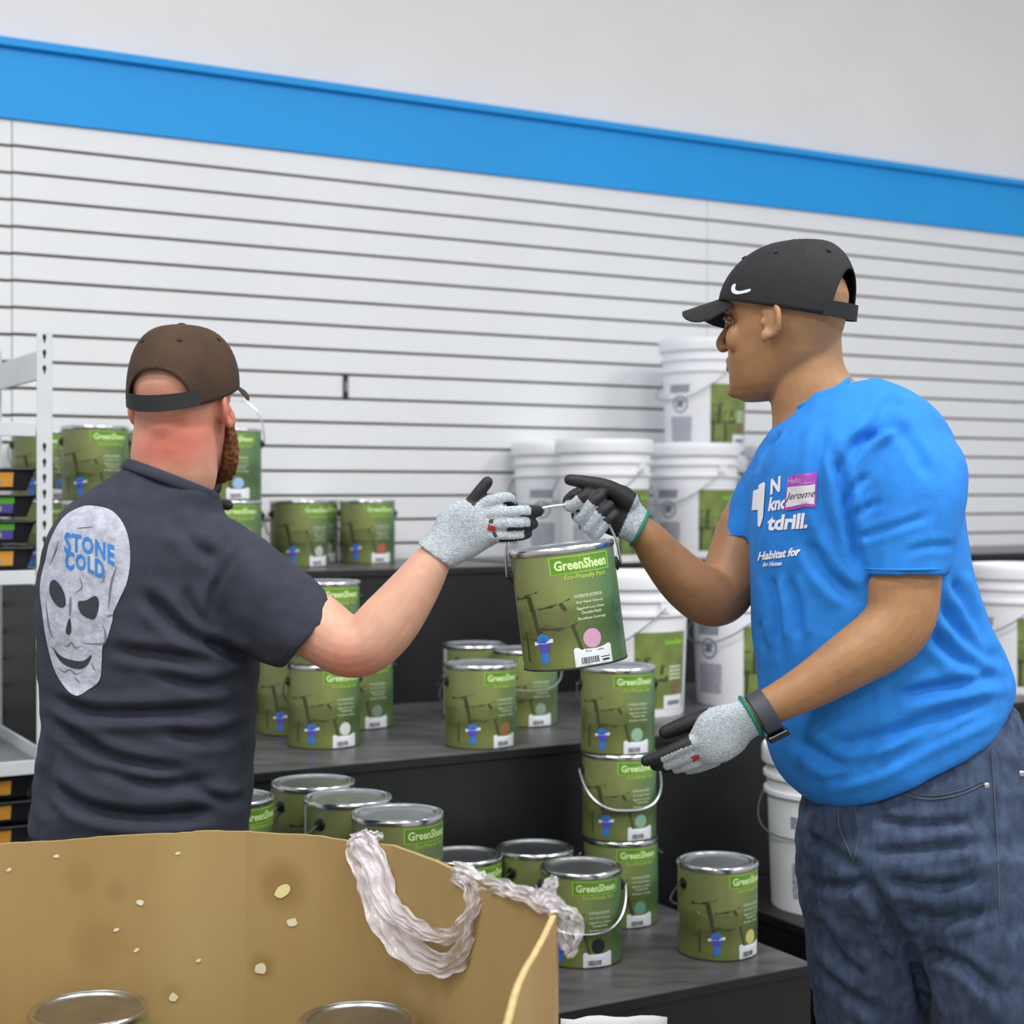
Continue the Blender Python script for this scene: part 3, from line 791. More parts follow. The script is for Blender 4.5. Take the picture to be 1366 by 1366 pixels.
# ------------------------------------------------------------------ stretch wrap over the carton rim
M_wrap = mat('stretch_wrap', 'efeaf0', .18, var=.02, alpha=.58, spec=.8, bump=.35, bscale=120)
def ribbon(g, pts, wid, seed, nseg=60, nw=17, amp=.012):
    C = catmull([p for p, _ in pts], 12); Wd = [q.x for q in catmull([Vector((q, 0, 0)) for _, q in pts], 12)]
    v = []; k = len(C)
    for i, c in enumerate(C):
        t = (C[min(i + 1, k - 1)] - C[max(i - 1, 0)]).normalized(); side = t.cross(Vector((0, -1, .15))).normalized(); nn = side.cross(t).normalized()
        for j in range(nw):
            s = j / (nw - 1) * 2 - 1
            q = c + side * (s * Wd[i])
            nz_ = noise.noise(Vector((q.x * 70 + seed, q.z * 70, seed * 3.1))); n3 = noise.noise(Vector((i * .11 + seed, s * 4, 7)))
            rid = noise.noise(Vector((i * .06 + seed, s * 7, seed))) ; q += nn * (amp * (.35 * nz_ + .5 * n3 + .55 * rid)) + side * (.005 * noise.noise(Vector((i * .25, s * 2, seed)))) + Vector((0, -.012, 0))
            v.append(q)
    f = [(i * nw + j, i * nw + j + 1, (i + 1) * nw + j + 1, (i + 1) * nw + j) for i in range(k - 1) for j in range(nw - 1)]
    g.add(v, f)
g = G()
def WP(l, wd): return [(P(x, y, Z), wd_ * Z / F) for (x, y, Z), wd_ in zip(l, wd)]
arm1 = [(474, 1112, 2.345), (482, 1125, 2.342), (500, 1170, 2.33), (515, 1215, 2.31), (540, 1255, 2.28), (585, 1282, 2.20), (615, 1270, 2.15), (632, 1235, 2.13), (634, 1195, 2.13), (625, 1165, 2.15), (605, 1155, 2.18)]
ribbon(g, WP(arm1, [14, 22, 26, 24, 22, 17, 15, 14, 14, 13, 9]), 0, 1.3)
arm2 = [(482, 1114, 2.345), (500, 1150, 2.33), (520, 1205, 2.30), (560, 1235, 2.24), (600, 1245, 2.17), (628, 1215, 2.12), (640, 1180, 2.12), (622, 1162, 2.15)]
ribbon(g, WP(arm2, [14, 18, 16, 12, 10, 9, 10, 10]), 0, 4.1)
rimw = [(605, 1160, 2.18), (630, 1172, 2.14), (660, 1178, 2.08), (690, 1188, 2.03), (720, 1198, 1.98), (745, 1206, 1.95)]
ribbon(g, WP(rimw, [12, 15, 12, 10, 15, 14]), 0, 8.7)
tuft = [(722, 1205, 1.97), (732, 1185, 1.97), (740, 1166, 1.97)]
ribbon(g, WP(tuft, [14, 11, 4]), 0, 2.2)
tuft2 = [(512, 1114, 2.345), (494, 1114, 2.35), (470, 1120, 2.35)]
ribbon(g, WP(tuft2, [5, 8, 9]), 0, 6.2)
loop = [(735, 1205, 1.95), (758, 1212, 1.95), (771, 1230, 1.95), (768, 1255, 1.95), (755, 1272, 1.95)]
ribbon(g, WP(loop, [12, 8, 6, 6, 7]), 0, 5.5)
film = [(745, 1215, 1.952), (752, 1238, 1.952), (756, 1262, 1.952)]
ribbon(g, WP(film, [9, 13, 9]), 0, 9.5)
wo = g.obj('stretch_wrap', M_wrap, None, True)
tag(wo, 'crumpled clear stretch wrap draped over the rim of the cardboard carton', 'plastic wrap')

# ------------------------------------------------------------------ people
def sec(xl, yl, xr, yr, Z, dep, tw=0.0):
    a = P(xl, yl, Z); b = P(xr, yr, Z); c = (a + b) / 2
    A = (b - a) / 2; Bv = Vector((0, dep, 0))
    if tw: A = A + Vector((0, tw, 0))
    return (c, A, Bv)
def arm(g, pts, n=20, caps='round', flat=1.0):
    """pts: (px, py, Z, radius px)"""
    g.tube([P(x, y, Z) for x, y, Z, r in pts], [r * Z / F for x, y, Z, r in pts], n, 6, caps=caps, flat=flat)

def head_parts(g, C, fwd, k=1.0, tilt=0.0, beard=False):
    """C: chin level centre of the head. Adds skull, face, ears. Returns local->world function."""
    f = Vector(fwd).normalized(); rt = Vector((f.y, -f.x, 0)); up = Vector((0, 0, 1))
    ct, st = math.cos(tilt), math.sin(tilt)
    def L(x, y, z):
        y2 = y * ct + (z - .12) * st; z2 = (z - .12) * ct - y * st + .12
        return C + (rt * x + f * y2 + up * z2) * k
    S = [(-.006, .020, .074, .034), (.004, .034, .090, .010), (.018, .045, .0965, -.022), (.034, .052, .0965, -.045), (.048, .057, .0955, -.064),
         (.060, .061, .096, -.074), (.078, .065, .0945, -.083), (.098, .069, .090, -.091), (.118, .0715, .084, -.097), (.134, .073, .090, -.100),
         (.150, .0745, .0945, -.102), (.170, .0735, .088, -.097), (.190, .067, .074, -.086), (.208, .055, .054, -.066), (.221, .037, .032, -.044), (.228, .016, .010, -.022)]
    rg = []; n = 36
    for z, hw, yf, yb in S:
        r = []; yc = (yf + yb) / 2; hl = (yf - yb) / 2
        for i in range(n):
            t = 2 * math.pi * i / n; c, s = math.cos(t), math.sin(t)
            ex = .88
            x = hw * math.copysign(abs(c) ** ex, c); y = yc + hl * math.copysign(abs(s) ** ex, s)
            if s > 0: x *= 1 - .14 * s * s * (1 if z < .13 else .4)
            r.append(L(x, y, z))
        rg.append(r)
    g.rings(rg)
    # nose, brow ridge, lips, chin
    g.tube([L(0, .084, .132), L(0, .100, .112), L(0, .112, .094), L(0, .109, .084)], [.0065, .0075, .0092, .0080], 10, 4, caps='round')
    for s in (-1, 1):
        g.tube([L(s * .004, .105, .0845), L(s * .013, .099, .086)], [.0062, .0052], 8, 3, caps='round')
        g.tube([L(s * .010, .092, .141), L(s * .030, .089, .145), L(s * .050, .072, .140)], [.006, .0068, .005], 8, 4, caps='round')
        g.ell(L(s * .042, .064, .092), .019, .017, .024)
        # ear: thin shell with raised rim
        ep = []
        for i in range(15):
            a = R(35 + 235 * i / 14)
            ep.append(L(s * (.0745 + .011 * (1 - math.cos(a)) / 2 - .0045 * max(0, math.sin(a))), -.010 + .0165 * math.cos(a), .1105 + .0255 * math.sin(a)))
        g.tube(ep, .0056, 8, 1, caps='round'); g.ell(L(s * .078, .004, .108), .006, .004, .007, rot=Matrix((rt, f, up)).transposed().to_3x3())
        fr = Matrix((rt, f, up)).transposed()
        g.ell(L(s * .0750, -.010, .111), .0066, .0160, .0265, rot=fr.to_3x3())
        g.ell(L(s * .081, .000, .086), .006, .008, .011, rot=fr.to_3x3())
    g.tube([L(-.022, .088, .0605), L(0, .0985, .0635), L(.022, .088, .0605)], [.004, .0062, .004], 8, 5, caps='round')
    g.tube([L(-.020, .088, .0515), L(0, .0985, .0500), L(.020, .088, .0515)], [.004, .0068, .004], 8, 5, caps='round')
    g.ell(L(0, .085, .014), .020, .016, .014)
    return L

def cap_parts(T, L, M, rim, h, opn, strapM, brimL=.072, sw=.083, fl=.104, bl=.106, lift=.0):
    """six-panel cap in the head's own frame: L local->world; rim(y) gives the rim height"""
    nphi, nt = 120, 22
    def pt(phi, t, off=0.0):
        c, s = math.cos(phi), math.sin(phi)
        rr = math.cos(t * math.pi / 2) ** .64; zz = math.sin(t * math.pi / 2) ** 1.05
        y = (fl if s > 0 else bl) * s * rr; x = sw * c * rr
        y -= (.006 + lift) * zz
        z0 = rim(y)
        puff = 1 + .03 * math.sin(t * math.pi)
        q = (x * puff * (1 + off * 8), y * puff * (1 + off * 8), z0 * (1 - zz) + (rim(0) + h) * zz + off)
        return L(*q)
    ow, oh = opn                                   # half width (rad) and height (t) of the gap at the back
    def tmin(phi):
        d = abs((phi + math.pi / 2 + math.pi) % (2 * math.pi) - math.pi)
        return 0 if d >= ow else oh * (1 - (d / ow) ** 2.2) ** .55
    v = []; 
    for i in range(nphi):
        phi = 2 * math.pi * i / nphi; t0 = tmin(phi)
        for j in range(nt): v.append(pt(phi, t0 + (.985 - t0) * j / (nt - 1)))
    f = [(i * nt + j, ((i + 1) % nphi) * nt + j, ((i + 1) % nphi) * nt + j + 1, i * nt + j + 1) for i in range(nphi) for j in range(nt - 1)]
    f.append(tuple(i * nt + nt - 1 for i in range(nphi)))
    g = G(); g.add(v, f); crown = g.obj('cap', M, T, True, world=True)
    sm = crown.modifiers.new('s', 'SOLIDIFY'); sm.thickness = .0022; sm.offset = 1
    # strap
    g = G(); v = []; ns = 30
    for i in range(ns + 1):
        phi = -math.pi / 2 + (i / ns * 2 - 1) * (ow + .12)
        a = pt(phi, 0.0); b = pt(phi, .13)
        c0 = L(0, 0, .12); o1 = (a - c0); o1.z = 0; o1.normalize()
        v += [a + o1 * .0005, a + o1 * .0032, b + o1 * .0032, b + o1 * .0005]
    f = [(i * 4 + k, i * 4 + (k + 1) % 4, i * 4 + 4 + (k + 1) % 4, i * 4 + 4 + k) for i in range(ns) for k in range(4)]
    f += [(3, 2, 1, 0), (ns * 4, ns * 4 + 1, ns * 4 + 2, ns * 4 + 3)]
    g.add(v, f); g.obj('strap', strapM, crown, True, world=True)
    # visor
    g = G(); v = []; na, nb = 28, 8; th = .0032
    for top in (1, 0):
        for i in range(na + 1):
            a = i / na * 2 - 1; phi = math.pi / 2 + a * R(54)
            x0, y0 = -sw * math.sin(a * R(54)), fl * math.cos(a * R(54))
            for j in range(nb + 1):
                s = j / nb; ex = brimL * max(0, 1 - abs(a) ** 4) ** .5; e = ex / brimL * s
                x = x0 * (1 + .03 * s); y = y0 * 1.0 + s * ex
                z = rim(fl) + .001 - .022 * a * a - e * .012 - .030 * a * a * e
                v.append(L(x, y - .004, z + (th if top else 0)))
    K = (na + 1) * (nb + 1); f = []
    for i in range(na):
        for j in range(nb):
            q = [i * (nb + 1) + j, (i + 1) * (nb + 1) + j, (i + 1) * (nb + 1) + j + 1, i * (nb + 1) + j + 1]
            f.append(tuple(q)); f.append(tuple(K + x for x in reversed(q)))
    for i in range(na):
        for j in (0, nb):
            a, b = i * (nb + 1) + j, (i + 1) * (nb + 1) + j
            f.append((a, b, K + b, K + a) if j == 0 else (b, a, K + a, K + b))
    g.add(v, f); g.obj('visor', M, crown, True, world=True)
    g = G(); c = pt(0, .99); c = L(0, -.006 - lift, rim(0) + h + .002); g.ell(c, .008, .008, .004); g.obj('button', M, crown, True, world=True)
    # panel seams
    for i in range(6):
        phi = math.pi / 6 + i * math.pi / 3 + (0 if True else 0)
        t0 = max(tmin(phi), .02)
        g = G(); g.tube([pt(phi, t0 + (.97 - t0) * k / 12, .0016) for k in range(13)], .0011, 6, 1); g.obj('seam', M, crown, True, world=True)
    g = G()
    for i in range(0, 6):
        phi = i * math.pi / 3
        if tmin(phi) > .4: continue
        g = G(); c = pt(phi, .58, .0028); nn = (c - L(0, 0, .13)).normalized(); g.tube([c - nn * .002, c + nn * .0008], .0042, 10, 1); g.obj('eyelet', strapM, crown, True, world=True)
    return crown, pt

def vcol(me, fn, name='tone'):
    at = me.color_attributes.new(name, 'FLOAT_COLOR', 'POINT'); a, n = get_np(me)
    c = np.ones((len(a), 4)); c[:, :3] = fn(a, n); at.data.foreach_set('color', c.reshape(-1))

def palm_loft(g, secs):
    """secs: (px,py,Z, half width px, direction angle deg of width in image, half thickness m)"""
    out = []
    for x, y, Z, hw, an, th in secs:
        c = P(x, y, Z); a = Vector((math.cos(R(an)), 0, -math.sin(R(an)))) * (hw * Z / F)
        out.append((c, a, Vector((0, th, 0))))
    g.loft(out, 24, .85)

def build_glove(T, name, palm, fingers, paint, mats, voxel=.0024, knit=None):
    g = G(); palm_loft(g, palm); chains = []
    for ch in fingers:
        pts = [P(x, y, Z) for x, y, Z, r in ch]; rad = [r for *_, r in ch]
        g.tube(pts, rad, 12, 5, caps='round'); chains.append(pts)
    me = remesh(g, voxel, 5, name)
    a, n = get_np(me)
    fc = np.array([p.center for p in me.polygons]); fn = np.array([p.normal for p in me.polygons])
    best = np.full(len(fc), 1e9); who = np.zeros(len(fc), int); par = np.zeros(len(fc))
    for ci, pts in enumerate(chains):
        for k in range(len(pts) - 1):
            p0 = np.array(pts[k]); d = np.array(pts[k + 1]) - p0; t = np.clip(((fc - p0) @ d) / (d @ d), 0, 1)
            q = np.linalg.norm(fc - p0 - t[:, None] * d, axis=1); m = q < best; best[m] = q[m]; who[m] = ci; par[m] = k + t[m]
    idx = paint(fc, fn, who, par, best)
    b = bvh_of(me)
    o = mesh_obj(name, me, mats, T)
    me.polygons.foreach_set('material_index', idx.astype(np.int32)); me.update()
    return o, b

M_knit = mat('glove_knit', 'c3ccd2', .85, var=.12, vscale=260, col2='8f9aa3', bump=.5, bscale=420, stretch=(1, 1, 2.5))
M_nit = mat('glove_black', '1b1c1f', .62, var=.15, vscale=150, bump=.25, bscale=260)
M_cuffg = mat('cuff_green', '1f7a63', .8, var=.1, vscale=200)
M_red = mat('glove_red', 'b0303a', .6)

# ================================================================== man on the left
BL = Vector((P(190, 1000, 2.62).x, 2.62, 0))
TL = empty('person', BL)
tag(TL, 'person in brown cap and charcoal skull T-shirt, seen from behind, reaching for the can', 'person')
M_skinL = mat('skin_fair', 'd2a28a', .55, var=.05, vscale=40, attr='tone', bump=.08, bscale=300)
M_shirtL = mat('shirt_charcoal', '2f3341', .9, var=.1, vscale=30, bump=.18, bscale=350)
M_jeanL = mat('jeans_blue', '5f76ad', .85, var=.12, vscale=90, stretch=(3, 3, 1), bump=.2, bscale=300)
M_capL = mat('cap_brown', '46311f', .85, var=.16, vscale=14, bump=.25, bscale=240)
M_capLs = mat('cap_strap_black', '1e2022', .7, bump=.2, bscale=300)
M_beard = mat('beard_auburn', '8a5a34', .9, var=.25, vscale=120, col2='5f3c22', bump=.8, bscale=260)

ZL = 2.62
g = G()
CL = P(246, 634, 2.61)
Lh = head_parts(g, CL, (math.sin(R(15)), math.cos(R(15)), 0), 1.0, R(-2))
# neck and upper trunk under the shirt
g.loft([(P(238, 540, 2.60), Vector((.068, 0, 0)), Vector((0, .066, 0))), (P(233, 590, 2.59), Vector((.069, 0, 0)), Vector((0, .066, 0))),
        (P(230, 635, 2.60), Vector((.073, 0, 0)), Vector((0, .07, 0))), (P(212, 690, 2.62), Vector((.084, 0, 0)), Vector((0, .08, 0))),
        (P(200, 780, 2.63), Vector((.15, 0, 0)), Vector((0, .11, 0))), (P(195, 950, 2.63), Vector((.14, 0, 0)), Vector((0, .11, 0))), (P(190, 1080, 2.63), Vector((.14, 0, 0)), Vector((0, .11, 0)))], 28)
arm(g, [(300, 745, 2.60, 40), (360, 790, 2.55, 46), (420, 835, 2.51, 45), (462, 862, 2.49, 41), (490, 858, 2.485, 41), (520, 828, 2.485, 41), (552, 786, 2.485, 34), (574, 753, 2.486, 27), (588, 737, 2.487, 21)])
# bent left arm in front of him
arm(g, [(120, 740, 2.70, 38), (118, 850, 2.80, 36), (140, 910, 2.86, 34), (200, 850, 2.93, 30), (250, 720, 2.95, 22)])
me = remesh(g, .0030, 7, 'body')
def toneL(a, n):
    px = CX + a[:, 0] / a[:, 1] * F; py = HY - (a[:, 2] - CAMH) / a[:, 1] * F
    c = np.ones((len(a), 3))
    def blob(x, y, sx, sy): return np.exp(-(((px - x) / sx) ** 2 + ((py - y) / sy) ** 2))
    red = .8 * blob(225, 605, 60, 28) + .75 * blob(240, 570, 70, 30) + .5 * blob(225, 520, 50, 20) + .75 * blob(303, 545, 14, 30) + .6 * blob(176, 540, 10, 25) + .55 * blob(480, 892, 50, 22) + .3 * blob(440, 870, 40, 30)
    red = np.clip(red, 0, 1)[:, None]
    return c * (1 - red) + np.array([.92, .47, .45]) * red
vcol(me, toneL)
mesh_obj('body', me, M_skinL, TL)
# beard
g = G()
for s in (1, -1):
    g.tube([Lh(s * .070, .020, .095), Lh(s * .0695, .030, .06), Lh(s * .060, .045, .026), Lh(s * .040, .070, .004), Lh(s * .015, .088, -.004), Lh(0, .09, -.004)], [.006, .010, .014, .015, .014, .013], 12, 4, caps='round')
    g.tube([Lh(s * .035, .083, .045), Lh(s * .018, .096, .071), Lh(0, .1, .073)], [.009, .007, .006], 8, 4, caps='round')
g.ell(Lh(0, .082, .014), .032, .028, .026)
me = remesh(g, .003, 3, 'beard'); wrinkle(me, .004, 160)
mesh_obj('beard', me, M_beard, TL)
for s in (-1, 1):
    g = G(); g.ell(Lh(s * .031, .079, .122), .0115, .0115, .0115); e = g.obj('eye', mat('eye_white', 'e8e4dd', .3), TL, True, world=True)
    g = G(); g.ell(Lh(s * .031, .0868, .122), .0052, .0052, .0052); g.obj('iris', mat('iris_dark', '3a2c20', .2), e, True, world=True)
capL, ptL = cap_parts(TL, Lh, M_capL, lambda y: .134 + .28 * y, .112, (R(42), .32), M_capLs, .070, .0850, .104, .111)

# shirt
g = G()
T_L = [(178, 612, 280, 652, 2.60, .068), (166, 624, 292, 664, 2.603, .079), (132, 648, 297, 682, 2.61, .10), (97, 672, 314, 702, 2.62, .125), (72, 708, 338, 718, 2.62, .142), (57, 765, 346, 765, 2.62, .150), (52, 830, 346, 830, 2.62, .150),
       (57, 900, 343, 900, 2.62, .146), (61, 950, 340, 950, 2.62, .146), (55, 1000, 338, 1000, 2.62, .148), (49, 1060, 335, 1060, 2.62, .150), (45, 1098, 332, 1106, 2.62, .150), (48, 1108, 330, 1116, 2.62, .147)]
g.loft([sec(*q) for q in T_L], 40, .86)
def sleeve(g, pts, n=24):
    C = [P(x, y, Z) for x, y, Z, *_ in pts]
    secs = []
    for i, (x, y, Z, x0, y0, x1, y1, dep) in enumerate(pts):
        a = P(x0, y0, Z); b = P(x1, y1, Z); c = (a + b) / 2
        secs.append((c, (b - a) / 2, Vector((0, dep, 0))))
    g.loft(secs, n, .95)
sleeve(g, [(0, 0, 2.61, 250, 655, 270, 850, .09), (0, 0, 2.59, 290, 680, 300, 862, .088), (0, 0, 2.56, 326, 700, 330, 876, .082), (0, 0, 2.54, 372, 733, 352, 886, .078), (0, 0, 2.52, 415, 772, 366, 890, .073), (0, 0, 2.51, 452, 806, 380, 890, .066), (0, 0, 2.512, 446, 810, 384, 884, .056)])
# left sleeve, mostly on the far side
g.loft([(P(122, 730, 2.64), Vector((.05, 0, 0)), Vector((0, .07, 0))), (P(118, 790, 2.71), Vector((.064, 0, 0)), Vector((0, .07, .02))), (P(118, 850, 2.79), Vector((.062, 0, 0)), Vector((0, .06, .03)))], 20)
me = remesh(g, .0055, 7, 'shirt')
wrinkle(me, .004, 9, (1, 1, 2.2)); wrinkle(me, .0018, 26, (1, 1, 1.6))
creases(me, [([(187, 788), (243, 840), (307, 873)], 9, .010), ([(150, 867), (220, 875), (296, 882)], 8, .008), ([(67, 931), (123, 950), (205, 951), (325, 944)], 8, .011),
             ([(67, 958), (117, 993), (164, 1016), (263, 1031)], 8, .011), ([(120, 1022), (205, 1046), (300, 1040)], 8, .008), ([(53, 1037), (117, 1078), (205, 1091), (310, 1078)], 9, .011),
             ([(326, 722), (288, 780), (279, 825)], 5, .005), ([(272, 852), (330, 880)], 8, .010), ([(205, 900), (270, 915), (335, 900)], 7, .007), ([(210, 975), (280, 985), (335, 965)], 8, .008),
             ([(230, 690), (262, 730), (290, 745)], 9, .006), ([(245, 780), (258, 820), (300, 850)], 8, .006), ([(70, 1000), (60, 1060), (80, 1090)], 9, .006), ([(255, 1050), (300, 1068), (332, 1062)], 7, .008)])
bvhL = bvh_of(me)
shirtL = mesh_obj('shirt', me, M_shirtL, TL)
# collar band
g = G(); cp = []
for i in range(28):
    t = 2 * math.pi * i / 28
    c = P(229, 642, 2.60)
    cp.append(c + Vector((.0740 * math.cos(t), .077 * math.sin(t), -.028 * math.cos(t) - .008 * math.sin(t))))
g.tube(cp, .0095, 12, 1, closed=True, flat=.42); g.obj('collar', M_shirtL, shirtL, True, world=True)
# hem of the right sleeve
def band(g, a, b, Z, dep, wpx, th):
    A = P(*a, Z); B = P(*b, Z); c = (A + B) / 2; ax = (B - A) / 2; rg = []
    pts = [c + ax * math.cos(2 * math.pi * i / 32) + Vector((0, dep * math.sin(2 * math.pi * i / 32), 0)) for i in range(32)]
    g.tube(pts, th, 8, 1, closed=True)
g = G(); band(g, (439, 799), (371, 887), 2.513, .0670, 3, .0022); g.obj('hem', M_shirtL, shirtL, True, world=True)
# skull print
M_sk = mat('print_skull', 'b9bcc9', .85, var=.12, vscale=70, col2='9da1b2', bump=.3, bscale=160)
M_skd = mat('print_dark', '33343f', .9, var=.05)
M_skl = mat('print_line', '6f7282', .9)
M_skb = mat('print_blue', '2f7fcc', .8, var=.08, vscale=60)
sk = smooth_poly([(123, 675), (150, 682), (168, 706), (174, 740), (170, 775), (160, 798), (151, 818), (150, 828), (143, 852), (137, 862), (136, 882), (133, 907), (118, 920), (103, 928), (88, 918), (72, 890), (62, 850), (57, 815), (54, 790), (56, 768), (62, 745), (68, 720), (84, 692), (105, 678)], 4)
decal('skull_print', poly_mesh(sk, 7), bvhL, M_sk, shirtL, .0012)
for pts in ([(69, 776), (75, 774), (83, 783), (88, 796), (88, 808), (80, 810), (71, 800), (67, 788)],
            [(105, 803), (115, 801), (127, 795), (132, 800), (132, 812), (127, 825), (118, 824), (108, 817)],
            [(94, 824), (96, 838), (94, 846), (89, 844), (90, 834)],
            [(73, 866), (84, 876), (100, 881), (113, 881), (123, 873), (118, 886), (108, 892), (92, 889), (80, 880)]):
    decal('skull_hollow', poly_mesh(smooth_poly(pts, 4), 4), bvhL, M_skd, shirtL, .0020)
for pts, wd in (([(79, 721), (74, 738), (67, 755)], 1.0), ([(156, 755), (149, 778), (145, 812)], 1.6), ([(143, 822), (150, 820)], 1.2), ([(107, 769), (110, 783), (100, 792)], .8), ([(95, 795), (94, 822)], 1.6), ([(137, 832), (141, 845), (138, 858), (110, 858)], 1.3),
                ([(62, 800), (66, 835), (72, 852)], 1.0), ([(70, 862), (78, 872)], .9), ([(122, 884), (128, 895)], .9), ([(100, 903), (108, 912)], .8), ([(104, 705), (125, 703)], .7), ([(84, 857), (90, 862), (96, 857), (102, 864), (110, 860)], .9), ([(78, 890), (86, 896), (94, 893), (102, 899), (112, 895)], .9), ([(136, 778), (142, 765)], .8)):
    q = catmull([Vector((x, y, 0)) for x, y in pts], 5); up = []; dn = []
    for i, c in enumerate(q):
        d = (q[min(i + 1, len(q) - 1)] - q[max(i - 1, 0)]).normalized(); s = wd * math.sin(math.pi * (i + .5) / (len(q)))
        up.append((c.x - d.y * s, c.y + d.x * s)); dn.append((c.x + d.y * s, c.y - d.x * s))
    v = up + dn; k = len(q); f = [(i, i + 1, k + i + 1, k + i) for i in range(k - 1)]
    decal('skull_line', (v, f), bvhL, M_skl, shirtL, .0018)
def arc_text(s, cx, cy, wd, ht, bend, rise, bold=.055):
    v, f = text_mesh(s, .035, 0, 1.12)
    def fn(x, y): return (cx + x * wd, cy - y * ht * (1 + .25 * (abs(x) * 2) ** 2) + bend * (2 * x) ** 2 + rise * x)
    return v, f, fn
for s, *a in (('STONE', 120, 728, 66, 23, 5, 18), ('COLD', 114, 751, 52, 22, 4, 14)):
    v, f, fn = arc_text(s, *a)
    decal('lettering', (v, f), bvhL, M_skb, shirtL, .0022, fn)
# jeans, standing in the gap left of the lowest step
g = G()
g.loft([sec(52, 1080, 326, 1086, 2.62, .138), sec(48, 1130, 328, 1130, 2.62, .142), sec(50, 1200, 322, 1200, 2.615, .145), sec(60, 1260, 312, 1260, 2.61, .135)], 32, .9)
for sx, x0 in ((-1, 118), (1, 248)):
    fx = -.60 if sx > 0 else -.82
    g.loft([(P(x0, 1190, 2.61), Vector((.088, 0, 0)), Vector((0, .10, 0))), (Vector(((P(x0, 1190, 2.61).x + fx) / 2, 2.585, .48)), Vector((.068, 0, 0)), Vector((0, .078, 0))),
            (Vector((fx, 2.575, .24)), Vector((.058, 0, 0)), Vector((0, .066, 0))), (Vector((fx, 2.57, .035)), Vector((.06, 0, 0)), Vector((0, .07, 0)))], 24)
me = remesh(g, .008, 5, 'jeans'); wrinkle(me, .005, 14, (1, 1, 2))
jeansL = mesh_obj('jeans', me, M_jeanL, TL)
M_shoe = mat('shoe_dark', '26262a', .6); M_sole = mat('shoe_sole', '55524e', .8)
def shoe(T, x, y, ang):
    d = Vector((math.sin(ang), math.cos(ang), 0)); s = Vector((d.y, -d.x, 0)); c = Vector((x, y, 0))
    g = G(); g.loft([(c + d * -.085 + Vector((0, 0, .055)), s * .03, Vector((0, 0, .04))), (c + d * -.05 + Vector((0, 0, .058)), s * .042, Vector((0, 0, .043))), (c + d * .04 + Vector((0, 0, .05)), s * .043, Vector((0, 0, .035))), (c + d * .12 + Vector((0, 0, .042)), s * .047, Vector((0, 0, .026))), (c + d * .18 + Vector((0, 0, .036)), s * .03, Vector((0, 0, .018)))], 20, .9)
    u = g.obj('shoe', M_shoe, T, True, world=True)
    g = G(); g.loft([(c + d * -.10 + Vector((0, 0, .0105)), s * .028, Vector((0, 0, .010))), (c + d * -.05 + Vector((0, 0, .0105)), s * .042, Vector((0, 0, .0104))), (c + d * .12 + Vector((0, 0, .0105)), s * .05, Vector((0, 0, .0104))), (c + d * .195 + Vector((0, 0, .0105)), s * .028, Vector((0, 0, .010)))], 16, .6)
    g.obj('sole', M_sole, u, True, world=True)
shoe(TL, -.61, 2.59, R(8)); shoe(TL, -.82, 2.60, R(20))

# right glove (back of the hand towards us)
mm = lambda px, Z: px * Z / F
palm = [(580, 741, 2.487, 29, 36, .0325), (597, 728, 2.487, 31, 42, .026), (612, 712, 2.486, 38, 50, .021), (630, 700, 2.484, 38, 58, .020), (648, 696, 2.484, 33, 66, .018), (660, 695, 2.486, 26, 72, .013)]
fing = [[(606, 700, 2.492, .016), (626, 676, 2.486, .0125), (640, 656, 2.482, .0105), (650, 643, 2.482, .0095)],
        [(640, 676, 2.484, .013), (662, 667, 2.478, .0108), (678, 665, 2.484, .0102), (684, 674, 2.505, .009)],
        [(648, 687, 2.480, .0125), (680, 684, 2.468, .0108), (702, 682, 2.472, .0102), (718, 682, 2.492, .0095)],
        [(648, 701, 2.478, .0125), (680, 699, 2.466, .0108), (700, 698, 2.474, .0100), (711, 699, 2.496, .0092)],
        [(642, 716, 2.482, .0115), (671, 715, 2.470, .0102), (692, 714, 2.476, .0095), (703, 712, 2.496, .0088)]]
def paintL(fc, fn, who, par, best):
    idx = np.zeros(len(fc), int)
    idx[(who == 0) & (par > 1.25) & (best < .02)] = 1
    py = HY - (fc[:, 2] - CAMH) / fc[:, 1] * F; px = CX + fc[:, 0] / fc[:, 1] * F
    idx[fn[:, 1] > .25] = 1
    idx[(who > 1) & (par > 2.05)] = 1; idx[(who == 1) & (par > 2.55)] = 1
    idx[(who > 0) & (par > .9) & (fn[:, 2] < -.55) & (best < .013)] = 1
    idx[px < 618] = 0
    return idx
gl, bvg = build_glove(TL, 'glove', palm, fing, paintL, [M_knit, M_nit])
decal('glove_logo', poly_mesh([(652, 699), (662, 703), (660, 710), (650, 706)], 3), bvg, M_red, gl, .0008)
decal('glove_logo_mark', poly_mesh([(653, 693), (658, 692), (658, 698), (652, 698)], 3), bvg, M_ink, gl, .0008)
decal('glove_logo_mark', poly_mesh([(656, 711), (661, 709), (664, 715), (660, 717)], 3), bvg, M_ink, gl, .0008)
